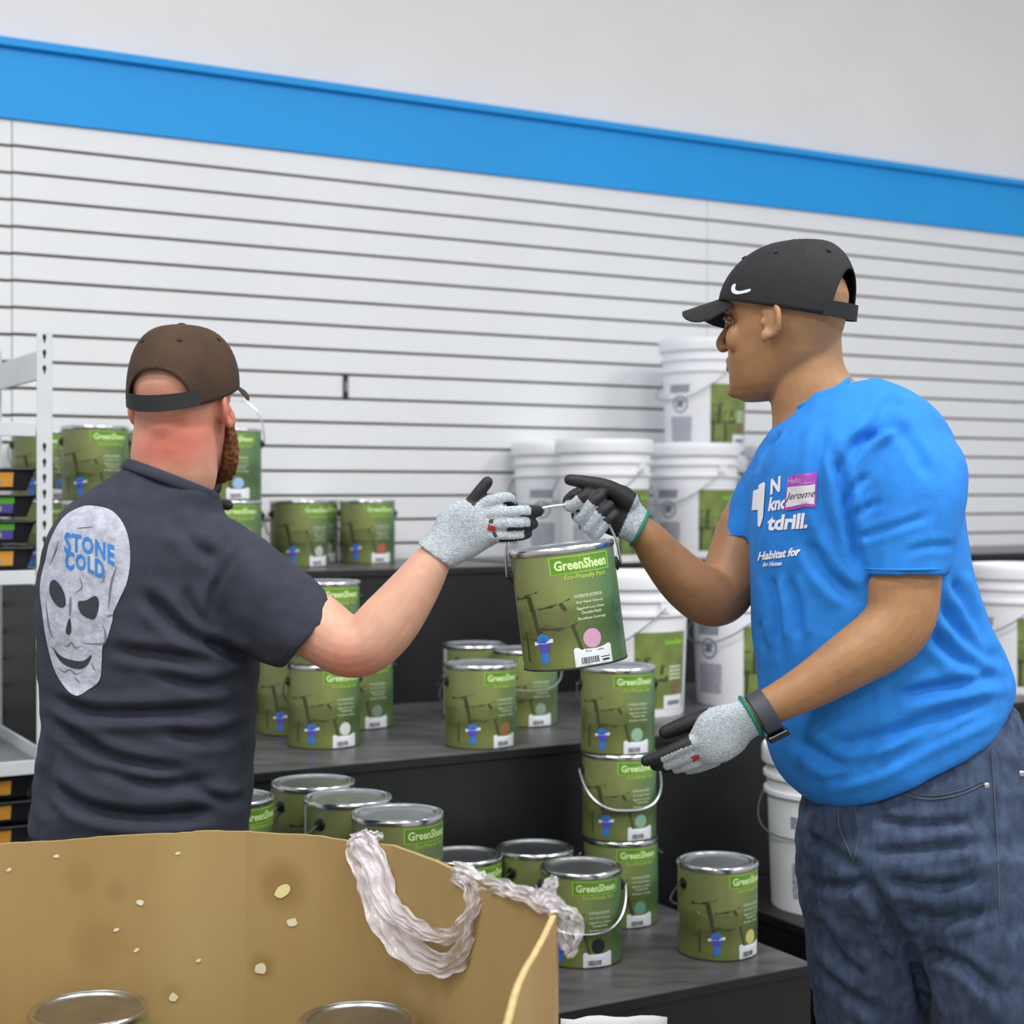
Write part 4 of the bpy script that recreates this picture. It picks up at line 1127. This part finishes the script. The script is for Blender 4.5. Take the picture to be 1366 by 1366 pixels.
# left glove, only fingertips peep out beyond his shoulder
palm = [(246, 722, 2.95, 24, 0, .022), (252, 700, 2.95, 30, 0, .02), (258, 682, 2.95, 28, 5, .018)]
fing = [[(258, 692, 2.94, .014), (274, 672, 2.93, .012), (287, 655, 2.93, .010), (291, 646, 2.93, .0085)],
        [(264, 684, 2.95, .012), (286, 674, 2.95, .0105), (305, 674, 2.95, .0095)],
        [(262, 694, 2.97, .012), (284, 690, 2.97, .0105), (300, 694, 2.97, .0095)],
        [(258, 704, 2.98, .012), (280, 702, 2.99, .0105), (296, 706, 2.99, .0095)],
        [(252, 714, 2.98, .011), (274, 714, 2.99, .0095), (288, 718, 2.99, .0085)]]
build_glove(TL, 'glove', palm, fing, lambda fc, fn, who, par, best: (((who == 0) & (par > 1.4)) | ((who > 0) & (par > .95))).astype(int), [M_knit, M_nit])

# ================================================================== man on the right
BR = Vector((P(1210, 1000, 2.56).x, 2.56, 0))
TR = empty('person', BR)
tag(TR, 'person in black cap, bright blue T-shirt and jeans, leaning in with the can', 'person')
M_skinR = mat('skin_tan', 'a87c54', .5, var=.06, vscale=40, attr='tone', bump=.08, bscale=300)
M_shirtR = mat('shirt_blue', '1f80da', .85, var=.06, vscale=40, bump=.18, bscale=350)
M_jeanR = mat('jeans_dark', '3d4d69', .85, var=.16, vscale=30, col2='27344c', stretch=(2, 2, 1), bump=.22, bscale=260)
M_capR = mat('cap_black', '1b1c20', .8, var=.1, vscale=30, bump=.2, bscale=260)
ZR = 2.56
M_lid = mat('eyelid_tan', '96694a', .5, var=.05)
g = G()
CRR = P(1047, 527, 2.55)
Lr = head_parts(g, CRR, (-math.cos(R(33)), math.sin(R(33)), 0), 1.03, R(3))
g.loft([(P(1075, 430, 2.55), Vector((.056, 0, 0)), Vector((0, .060, 0))), (P(1076, 480, 2.55), Vector((.058, 0, 0)), Vector((0, .062, 0))), (P(1082, 515, 2.55), Vector((.066, 0, .012)), Vector((0, .066, 0))),
        (P(1098, 552, 2.555), Vector((.082, 0, .02)), Vector((0, .08, 0))), (P(1130, 640, 2.56), Vector((.13, 0, 0)), Vector((0, .12, 0))), (P(1160, 800, 2.56), Vector((.13, 0, 0)), Vector((0, .12, 0))), (P(1190, 960, 2.56), Vector((.13, 0, 0)), Vector((0, .11, 0)))], 28)
# near (left) arm
arm(g, [(1205, 640, 2.44, 48), (1207, 720, 2.41, 49), (1205, 780, 2.40, 50), (1201, 822, 2.39, 47), (1180, 850, 2.385, 45), (1135, 880, 2.38, 39), (1085, 912, 2.385, 32), (1040, 936, 2.39, 26), (1012, 950, 2.395, 24), (990, 961, 2.40, 18)])
# far (right) arm
arm(g, [(1030, 655, 2.70, 40), (1000, 705, 2.69, 42), (982, 750, 2.67, 40), (966, 790, 2.645, 39), (945, 796, 2.625, 39), (915, 776, 2.60, 36), (885, 744, 2.575, 30), (864, 717, 2.555, 24), (846, 698, 2.545, 17)])
me = remesh(g, .0030, 7, 'body')
def toneR(a, n):
    px = CX + a[:, 0] / a[:, 1] * F; py = HY - (a[:, 2] - CAMH) / a[:, 1] * F
    def blob(x, y, sx, sy): return np.exp(-(((px - x) / sx) ** 2 + ((py - y) / sy) ** 2))
    c = np.ones((len(a), 3))
    hair = np.clip(.95 * blob(1085, 445, 45, 20) + .8 * blob(1105, 395, 30, 25), 0, 1)[:, None]
    c = c * (1 - hair) + np.array([.95, 1.03, 1.08]) * .9 * hair
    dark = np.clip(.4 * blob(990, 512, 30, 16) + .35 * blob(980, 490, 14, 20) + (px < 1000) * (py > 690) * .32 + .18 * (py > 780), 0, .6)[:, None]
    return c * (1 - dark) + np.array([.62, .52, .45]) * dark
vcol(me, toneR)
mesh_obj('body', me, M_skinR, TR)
for s in (-1, 1):
    g = G(); g.ell(Lr(s * .031, .0755, .122), .0115, .0115, .0115); e = g.obj('eye', mat('eye_white', 'e8e4dd', .3), TR, True, world=True)
    g = G(); g.ell(Lr(s * .031, .0832, .122), .0052, .0052, .0052); g.obj('iris', mat('iris_dark', '3a2c20', .2), e, True, world=True)
    g = G(); g.tube([Lr(s * .013, .0965, .1385), Lr(s * .032, .094, .143), Lr(s * .052, .074, .138)], [.003, .0032, .002], 8, 4, caps='round'); g.obj('eyebrow', mat('brow_dark', '3a2a20', .9), TR, True, world=True)
    g = G(); g.tube([Lr(s * .016, .080, .127), Lr(s * .031, .0872, .1275), Lr(s * .047, .073, .125)], .0046, 8, 4, caps='round'); q_ = g.obj('eyelid', M_lid, TR, True, world=True)
    g = G(); g.tube([Lr(s * .016, .080, .117), Lr(s * .031, .0858, .1150), Lr(s * .047, .073, .117)], .0040, 8, 4, caps='round'); g.obj('eyelid', M_lid, TR, True, world=True)
capR, ptR = cap_parts(TR, Lr, M_capR, lambda y: .133 + .26 * y, .104, (R(34), .42), M_capR, .072, .0835, .103, .110, .016)
# curved tick emblem on the side of the cap
dg = bpy.context.evaluated_depsgraph_get(); dg.update()
cm = bpy.data.meshes.new_from_object(capR.evaluated_get(dg)); a_, _ = get_np(cm); set_np(cm, a_ + np.array(BR)); bvc = bvh_of(cm)
tick = smooth_poly([(978, 380), (982, 379), (981, 385), (984, 388), (990, 388), (1001, 385.5), (1000, 389), (989, 392), (982, 392.5), (977, 390), (976, 385)], 3)
decal('tick_emblem', poly_mesh(tick, 3), bvc, mat('emblem_white', 'e6e6ec', .6), capR, .0008)

g = G()
T_R = [(1066, 530, 1165, 506, 2.552, .09), (1046, 556, 1215, 528, 2.553, .13), (1022, 585, 1250, 560, 2.555, .165), (1004, 622, 1268, 600, 2.56, .185), (999, 680, 1276, 660, 2.56, .185), (1000, 745, 1286, 730, 2.56, .175), (1004, 820, 1306, 812, 2.56, .165),
       (1011, 890, 1340, 885, 2.56, .16), (1017, 945, 1348, 915, 2.56, .16), (1027, 1000, 1342, 938, 2.56, .165), (1050, 1044, 1334, 950, 2.56, .165), (1085, 1070, 1328, 958, 2.56, .160), (1096, 1072, 1322, 964, 2.56, .15)]
g.loft([sec(*q) for q in T_R], 40, .84)
# near sleeve
sleeve(g, [(0, 0, 2.50, 1130, 528, 1262, 580, .08), (0, 0, 2.46, 1132, 575, 1284, 612, .085), (0, 0, 2.43, 1140, 630, 1288, 650, .083), (0, 0, 2.415, 1146, 690, 1280, 700, .078), (0, 0, 2.405, 1150, 740, 1268, 740, .072), (0, 0, 2.40, 1152, 768, 1262, 766, .069), (0, 0, 2.402, 1158, 762, 1256, 760, .058)])
# far sleeve
sleeve(g, [(0, 0, 2.64, 1018, 590, 1090, 680, .09), (0, 0, 2.67, 990, 635, 1060, 700, .085), (0, 0, 2.69, 970, 675, 1045, 715, .078), (0, 0, 2.69, 953, 714, 1036, 728, .07), (0, 0, 2.69, 958, 709, 1028, 722, .058)])
me = remesh(g, .0055, 6, 'shirt')
wrinkle(me, .004, 9, (1, 1, .7)); wrinkle(me, .0016, 30, (1.4, 1, .7))
def c2(l): return [(940 + x / 3.207, 500 + y / 3.207) for x, y in l]
creases(me, [(c2([(330, 230), (260, 320), (215, 430)]), 5, .006), (c2([(300, 260), (230, 340), (190, 430)]), 4, .005), (c2([(850, 150), (650, 300), (590, 420)]), 7, .007), (c2([(830, 210), (700, 260), (630, 310)]), 5, .005),
             (c2([(540, 300), (590, 470), (620, 640), (665, 850)]), 7, .010), (c2([(960, 600), (800, 655), (640, 700)]), 5, .0035), (c2([(760, 540), (690, 570), (620, 620)]), 5, .003), (c2([(1080, 730), (950, 735), (860, 760)]), 5, .0025), (c2([(700, 430), (650, 470), (600, 560)]), 5, .004),
             (c2([(430, 700), (520, 850), (640, 960)]), 9, .008), (c2([(280, 850), (300, 1000), (310, 1180)]), 7, .007), (c2([(350, 850), (390, 1000), (400, 1140)]), 7, .006), (c2([(230, 1050), (250, 1180)]), 6, .005),
             (c2([(1060, 860), (1130, 1000), (1230, 1180)]), 8, .009), (c2([(1010, 960), (1120, 1130), (1290, 1250)]), 9, .010), (c2([(960, 1090), (1090, 1210), (1270, 1300)]), 9, .010),
             ([(1190, 930), (1270, 915), (1340, 905)], 8, .008), ([(1090, 1000), (1170, 985), (1260, 955), (1330, 935)], 10, .009), ([(1060, 985), (1120, 1020), (1170, 1000)], 9, .008), ([(1085, 1045), (1160, 1030), (1250, 985), (1330, 950)], 6, .006), ([(1120, 1035), (1200, 1000), (1290, 950)], 6, .006),
             ([(1180, 560), (1215, 590), (1240, 640)], 8, .005), ([(1205, 530), (1180, 545), (1150, 600)], 8, .006), ([(1100, 560), (1090, 640), (1105, 720)], 8, .005)])
bvhR = bvh_of(me)
shirtR = mesh_obj('shirt', me, M_shirtR, TR)
g = G(); cp = []
for i in range(28):
    t = 2 * math.pi * i / 28; c = (P(1046, 553, 2.55) + P(1133, 506, 2.55)) / 2; ax = (P(1133, 506, 2.55) - P(1046, 553, 2.55)) / 2
    cp.append(c + ax * .95 * math.cos(t) + Vector((0, .075 * math.sin(t), -.006 * abs(math.sin(t)))))
g.tube(cp, .0095, 12, 1, closed=True, flat=.5); g.obj('collar', M_shirtR, shirtR, True, world=True)
g = G(); band(g, (1150, 758), (1264, 756), 2.4025, .0705, 3, .0020); g.obj('hem', M_shirtR, shirtR, True, world=True)
# chest print
M_pw = mat('print_shirt_white', 'eceaf4', .8, var=.02)
def skew_text(s, x0, y0, x1, y1, ht, lean, bold=.04):
    v, f = text_mesh(s, bold)
    cx, cy = (x0 + x1) / 2, (y0 + y1) / 2; dx, dy = x1 - x0, y1 - y0
    return (v, f), (lambda x, y: (cx + x * dx + y * lean, cy + x * dy - y * ht))
for s, *a in (('N', 1029, 650, 1042, 645, 21, 1), ('kno', 1027, 673, 1052, 669, 19, 3), ('tdrill.', 1025, 698, 1079, 694, 21, 3), ('Habitat for', 1013, 742, 1068, 735, 12, 3), ('for Human', 1019, 753, 1044, 751, 6, 2)):
    vf, fn = skew_text(s, *a); decal('lettering', vf, bvhR, M_pw, shirtR, .0016, fn)
decal('print_mark', poly_mesh([(1006, 655), (1013, 652), (1013, 647), (1020, 643), (1022, 645), (1019, 690), (1015, 703), (1012, 702), (1012, 680), (1004, 681)], 5), bvhR, M_pw, shirtR, .0016)
# name sticker
def qd(name, pts, m, off): decal(name, poly_mesh(pts, 4), bvhR, m, shirtR, off)
qd('name_sticker', [(1052, 638), (1056, 634), (1088, 630), (1091, 632), (1088, 674), (1085, 677), (1050, 681), (1047, 678)], mat('sticker_purple', 'a64bb4', .5), .0022)
qd('sticker_field', [(1052, 650), (1087, 646), (1085.5, 673), (1049.5, 677)], mat('sticker_white', 'dcd7de', .5), .0027)
vf, fn = skew_text('Hello', 1053, 642, 1070, 640, 7, 1, .0); decal('sticker_lettering', vf, bvhR, mat('sticker_pale', 'e3b8e6', .5), shirtR, .0030, fn)
vf, fn = skew_text('my name is', 1068, 645.5, 1086, 643.5, 3.5, 1, .0); decal('sticker_lettering', vf, bvhR, mat('sticker_pale', 'e3b8e6', .5), shirtR, .0030, fn)
vf, fn = skew_text('Jerome', 1051, 664, 1086, 659, 13, 5, .0); decal('sticker_handwriting', vf, bvhR, M_ink, shirtR, .0032, fn)

# jeans
g = G()
g.loft([sec(1098, 1060, 1346, 940, 2.56, .135), sec(1078, 1060, 1366, 975, 2.56, .148), sec(1067, 1090, 1385, 1040, 2.56, .158), sec(1064, 1150, 1398, 1120, 2.56, .165), sec(1068, 1210, 1400, 1190, 2.56, .14), sec(1085, 1270, 1392, 1260, 2.56, .09)], 36, .88)
# far leg
g.loft([(P(1148, 1120, 2.58), Vector((.096, 0, 0)), Vector((0, .13, 0))), (P(1155, 1250, 2.59), Vector((.100, 0, 0)), Vector((0, .125, 0))), (P(1166, 1366, 2.61), Vector((.094, 0, 0)), Vector((0, .105, 0))),
        (P(1178, 1470, 2.64), Vector((.078, 0, 0)), Vector((0, .08, 0))), (P(1200, 1620, 2.64), Vector((.07, 0, 0)), Vector((0, .074, 0))), (P(1222, 1735, 2.64), Vector((.062, 0, 0)), Vector((0, .07, 0)))], 26)
g.loft([(P(1308, 1120, 2.51), Vector((.112, 0, 0)), Vector((0, .125, 0))), (P(1324, 1250, 2.48), Vector((.112, 0, 0)), Vector((0, .11, 0))), (P(1338, 1366, 2.47), Vector((.104, 0, 0)), Vector((0, .10, 0))),
        (P(1352, 1480, 2.47), Vector((.085, 0, 0)), Vector((0, .085, 0))), (P(1378, 1640, 2.47), Vector((.072, 0, 0)), Vector((0, .076, 0))), (P(1405, 1800, 2.47), Vector((.064, 0, 0)), Vector((0, .07, 0)))], 26)
me = remesh(g, .007, 6, 'jeans')
wrinkle(me, .005, 13, (1, 1, 1.8)); wrinkle(me, .002, 34, (.8, .8, 2))
def c3(l): return [(940 + x / 2.932, 900 + y / 2.932) for x, y in l]
creases(me, [(c3([(600, 760), (720, 950), (830, 1150), (880, 1366)]), 9, .012), (c3([(380, 620), (480, 680), (600, 760)]), 7, .008), (c3([(380, 800), (520, 830), (640, 810)]), 7, .007), (c3([(640, 700), (850, 690), (1080, 660)]), 7, .007), (c3([(700, 800), (900, 830), (1100, 800)]), 8, .008),
             (c3([(760, 920), (950, 960), (1120, 920)]), 8, .008), (c3([(430, 950), (520, 1100), (640, 1200)]), 8, .008), (c3([(850, 1080), (1000, 1130), (1150, 1260)]), 8, .008), (c3([(640, 560), (830, 590), (1050, 570)]), 6, .006), (c3([(450, 1150), (560, 1250), (700, 1330)]), 8, .007)])
bvhJ = bvh_of(me)
jeansR = mesh_obj('jeans', me, M_jeanR, TR)
M_stitch = mat('stitch_grey', '4d5564', .8)
def line_on(bv, pts, r, nm, m, par, off=.001):
    q = [hit(bv, p.x, p.y, off) for p in catmull([Vector((x, y, 0)) for x, y in pts], 8)]; q = [p for p in q if p is not None]
    if len(q) > 2: g = G(); g.tube(q, r, 6, 1); return g.obj(nm, m, par, True, world=True)
line_on(bvhJ, [(1197, 1046), (1208, 1060), (1240, 1066), (1280, 1060), (1312, 1046)], .0011, 'pocket_seam', M_stitch, jeansR)
line_on(bvhJ, [(1199, 1042), (1212, 1055), (1242, 1061), (1280, 1055), (1310, 1042)], .0009, 'pocket_seam', M_stitch, jeansR)
line_on(bvhJ, [(1322, 1000), (1326, 1060), (1330, 1120), (1334, 1230)], .0011, 'side_seam', M_stitch, jeansR)
line_on(bvhJ, [(1118, 1082), (1122, 1110), (1140, 1150)], .0012, 'fly_seam', M_stitch, jeansR)
line_on(bvhJ, [(1140, 1078), (1146, 1110), (1140, 1145)], .0012, 'fly_seam', M_stitch, jeansR)
for x, y in ((1316, 1048), (1362, 1032)):
    h = hit(bvhJ, x, y, .001)
    if h: g = G(); g.ell(h, .0048, .0025, .0048); g.obj('rivet', M_tin, jeansR, True, world=True)
shoe(TR, P(1222, 1735, 2.64).x - .02, 2.64, R(-75)); shoe(TR, P(1405, 1800, 2.47).x - .02, 2.47, R(-75))

# raised right glove closed on the wire handle, palm side towards us
palm = [(853, 704, 2.547, 25, 116, .0315), (842, 695, 2.543, 27, 118, .027), (828, 684, 2.540, 34, 120, .021), (812, 675, 2.540, 34, 122, .018), (800, 671, 2.543, 28, 122, .014), (790, 669, 2.546, 22, 122, .011)]
fing = [[(800, 654, 2.545, .012), (772, 658, 2.542, .0108), (758, 668, 2.528, .0100), (762, 676, 2.508, .0095), (776, 664, 2.498, .0095), (788, 656, 2.503, .0090)],
        [(803, 666, 2.547, .012), (778, 676, 2.544, .0105), (769, 686, 2.526, .0098), (776, 691, 2.505, .0095), (792, 669, 2.494, .0095), (802, 660, 2.500, .0090)],
        [(808, 679, 2.547, .012), (788, 692, 2.544, .0105), (779, 700, 2.526, .0098), (786, 704, 2.505, .0095), (803, 683, 2.493, .0095), (813, 674, 2.499, .0090)],
        [(815, 690, 2.546, .011), (798, 704, 2.544, .0098), (790, 709, 2.526, .0092), (796, 713, 2.507, .0088), (811, 694, 2.496, .0088), (820, 686, 2.501, .0084)],
        [(838, 668, 2.525, .018), (812, 651, 2.512, .0135), (784, 644, 2.504, .0115), (760, 640, 2.503, .0095)]]
def paintR(fc, fn, who, par, best):
    idx = np.ones(len(fc), int); px = CX + fc[:, 0] / fc[:, 1] * F; py = HY - (fc[:, 2] - CAMH) / fc[:, 1] * F
    fg = (who < 4) & (best < .0125)
    idx[fg & (par > 2.6) & (par < 3.95) & (fn[:, 1] < .2)] = 0
    idx[fg & (par < 2.6) & (fn[:, 1] > -.2)] = 0
    idx[(px + (py - 690) * .45) > 836] = 0
    return idx
glr, bvr = build_glove(TR, 'glove', palm, fing, paintR, [M_knit, M_nit])
def cuff_ring(T, a, b, Z, dep, par, r=.0030):
    A = P(*a, Z); B = P(*b, Z); c = (A + B) / 2; ax = (B - A) / 2; side = Vector((0, 1, 0))
    g = G(); g.tube([c + ax * math.cos(2 * math.pi * i / 28) + side * (dep * math.sin(2 * math.pi * i / 28)) for i in range(28)], r, 8, 1, closed=True)
    g.obj('cuff_band', M_cuffg, par, True, world=True)
cuff_ring(TR, (865, 682), (842, 727), 2.547, .0315, glr, .0030)
# lower left glove, back of the hand towards us, fingers spread to the left
palm = [(1002, 955, 2.398, 27, 62, .032), (988, 962, 2.40, 28, 60, .028), (972, 972, 2.40, 35, 58, .022), (953, 984, 2.402, 36, 58, .020), (938, 996, 2.405, 28, 58, .017), (928, 1002, 2.41, 20, 58, .012)]
fing = [[(978, 955, 2.42, .016), (945, 957, 2.435, .0150), (912, 968, 2.445, .0140), (888, 977, 2.45, .0115)],
        [(945, 982, 2.403, .0125), (912, 995, 2.402, .0115), (884, 1008, 2.408, .0105), (862, 1015, 2.416, .0092)],
        [(943, 997, 2.408, .012), (912, 1010, 2.41, .0108), (890, 1019, 2.418, .0100), (874, 1021, 2.428, .0090)],
        [(946, 1008, 2.415, .0115), (920, 1019, 2.42, .0104), (902, 1024, 2.43, .0095), (888, 1025, 2.44, .0086)],
        [(954, 1014, 2.42, .0105), (934, 1022, 2.43, .0095), (918, 1026, 2.44, .0086), (906, 1027, 2.45, .0080)]]
def paintB(fc, fn, who, par, best):
    idx = np.zeros(len(fc), int); px = CX + fc[:, 0] / fc[:, 1] * F
    idx[fn[:, 1] > .3] = 1
    idx[(who == 0) & (par > .95)] = 1
    idx[(who == 1) & (par > .7) & (fn[:, 2] > -.1)] = 1
    idx[(who > 0) & (par > 2.1)] = 1
    idx[(who > 1) & (par > .6) & (fn[:, 2] > .45)] = 1
    idx[px > 955] = 0
    return idx
glb, bvb = build_glove(TR, 'glove', palm, fing, paintB, [M_knit, M_nit])
cuff_ring(TR, (988, 931), (1015, 979), 2.398, .0325, glb, .0036)
decal('glove_logo', poly_mesh([(921, 1010), (932, 1006), (934, 1012), (924, 1016)], 3), bvb, M_red, glb, .0008)
# watch
W_ = empty('wrist', (0, 0, 0)); bpy.data.objects.remove(W_)
g = G(); A = P(1004, 925, 2.392); B = P(1034, 976, 2.392); c = (A + B) / 2; ax = (B - A) / 2; axn = P(1040, 936, 2.392) - P(1010, 951, 2.392); axn.normalize()
rg = []
for q, rs in ((-.013, .96), (-.012, 1.03), (0, 1.05), (.012, 1.07), (.013, 1.0)):
    rg.append([c + axn * q + ax * (rs * math.cos(2 * math.pi * i / 32)) + Vector((0, .0335 * rs * math.sin(2 * math.pi * i / 32), 0)) for i in range(32)])
g.rings(rg); wt = g.obj('watch', mat('watch_strap', '3a3f4a', .55), TR, True, world=True)
g = G(); fx = Matrix((axn, Vector((0, 1, 0)), axn.cross(Vector((0, 1, 0))))).transposed()
fcn = c + ax * 1.12 + Vector((0, -.006, 0))
g.box(-.017, .017, -.017, .017, -.005, .006, 0, lambda q: fcn + axn * q.x + Vector((0, 1, 0)) * q.y + ax.normalized() * q.z)
g.obj('watch_case', mat('watch_black', '101216', .2), wt, True, world=True, bevel=.003)
g = G(); g.tube([fcn + axn * s * .015 + Vector((0, -.0175, 0)) + ax.normalized() * -.003 for s in (-1, 0, 1)], .0012, 6, 3); g.obj('watch_trim', M_tin, wt, True, world=True)
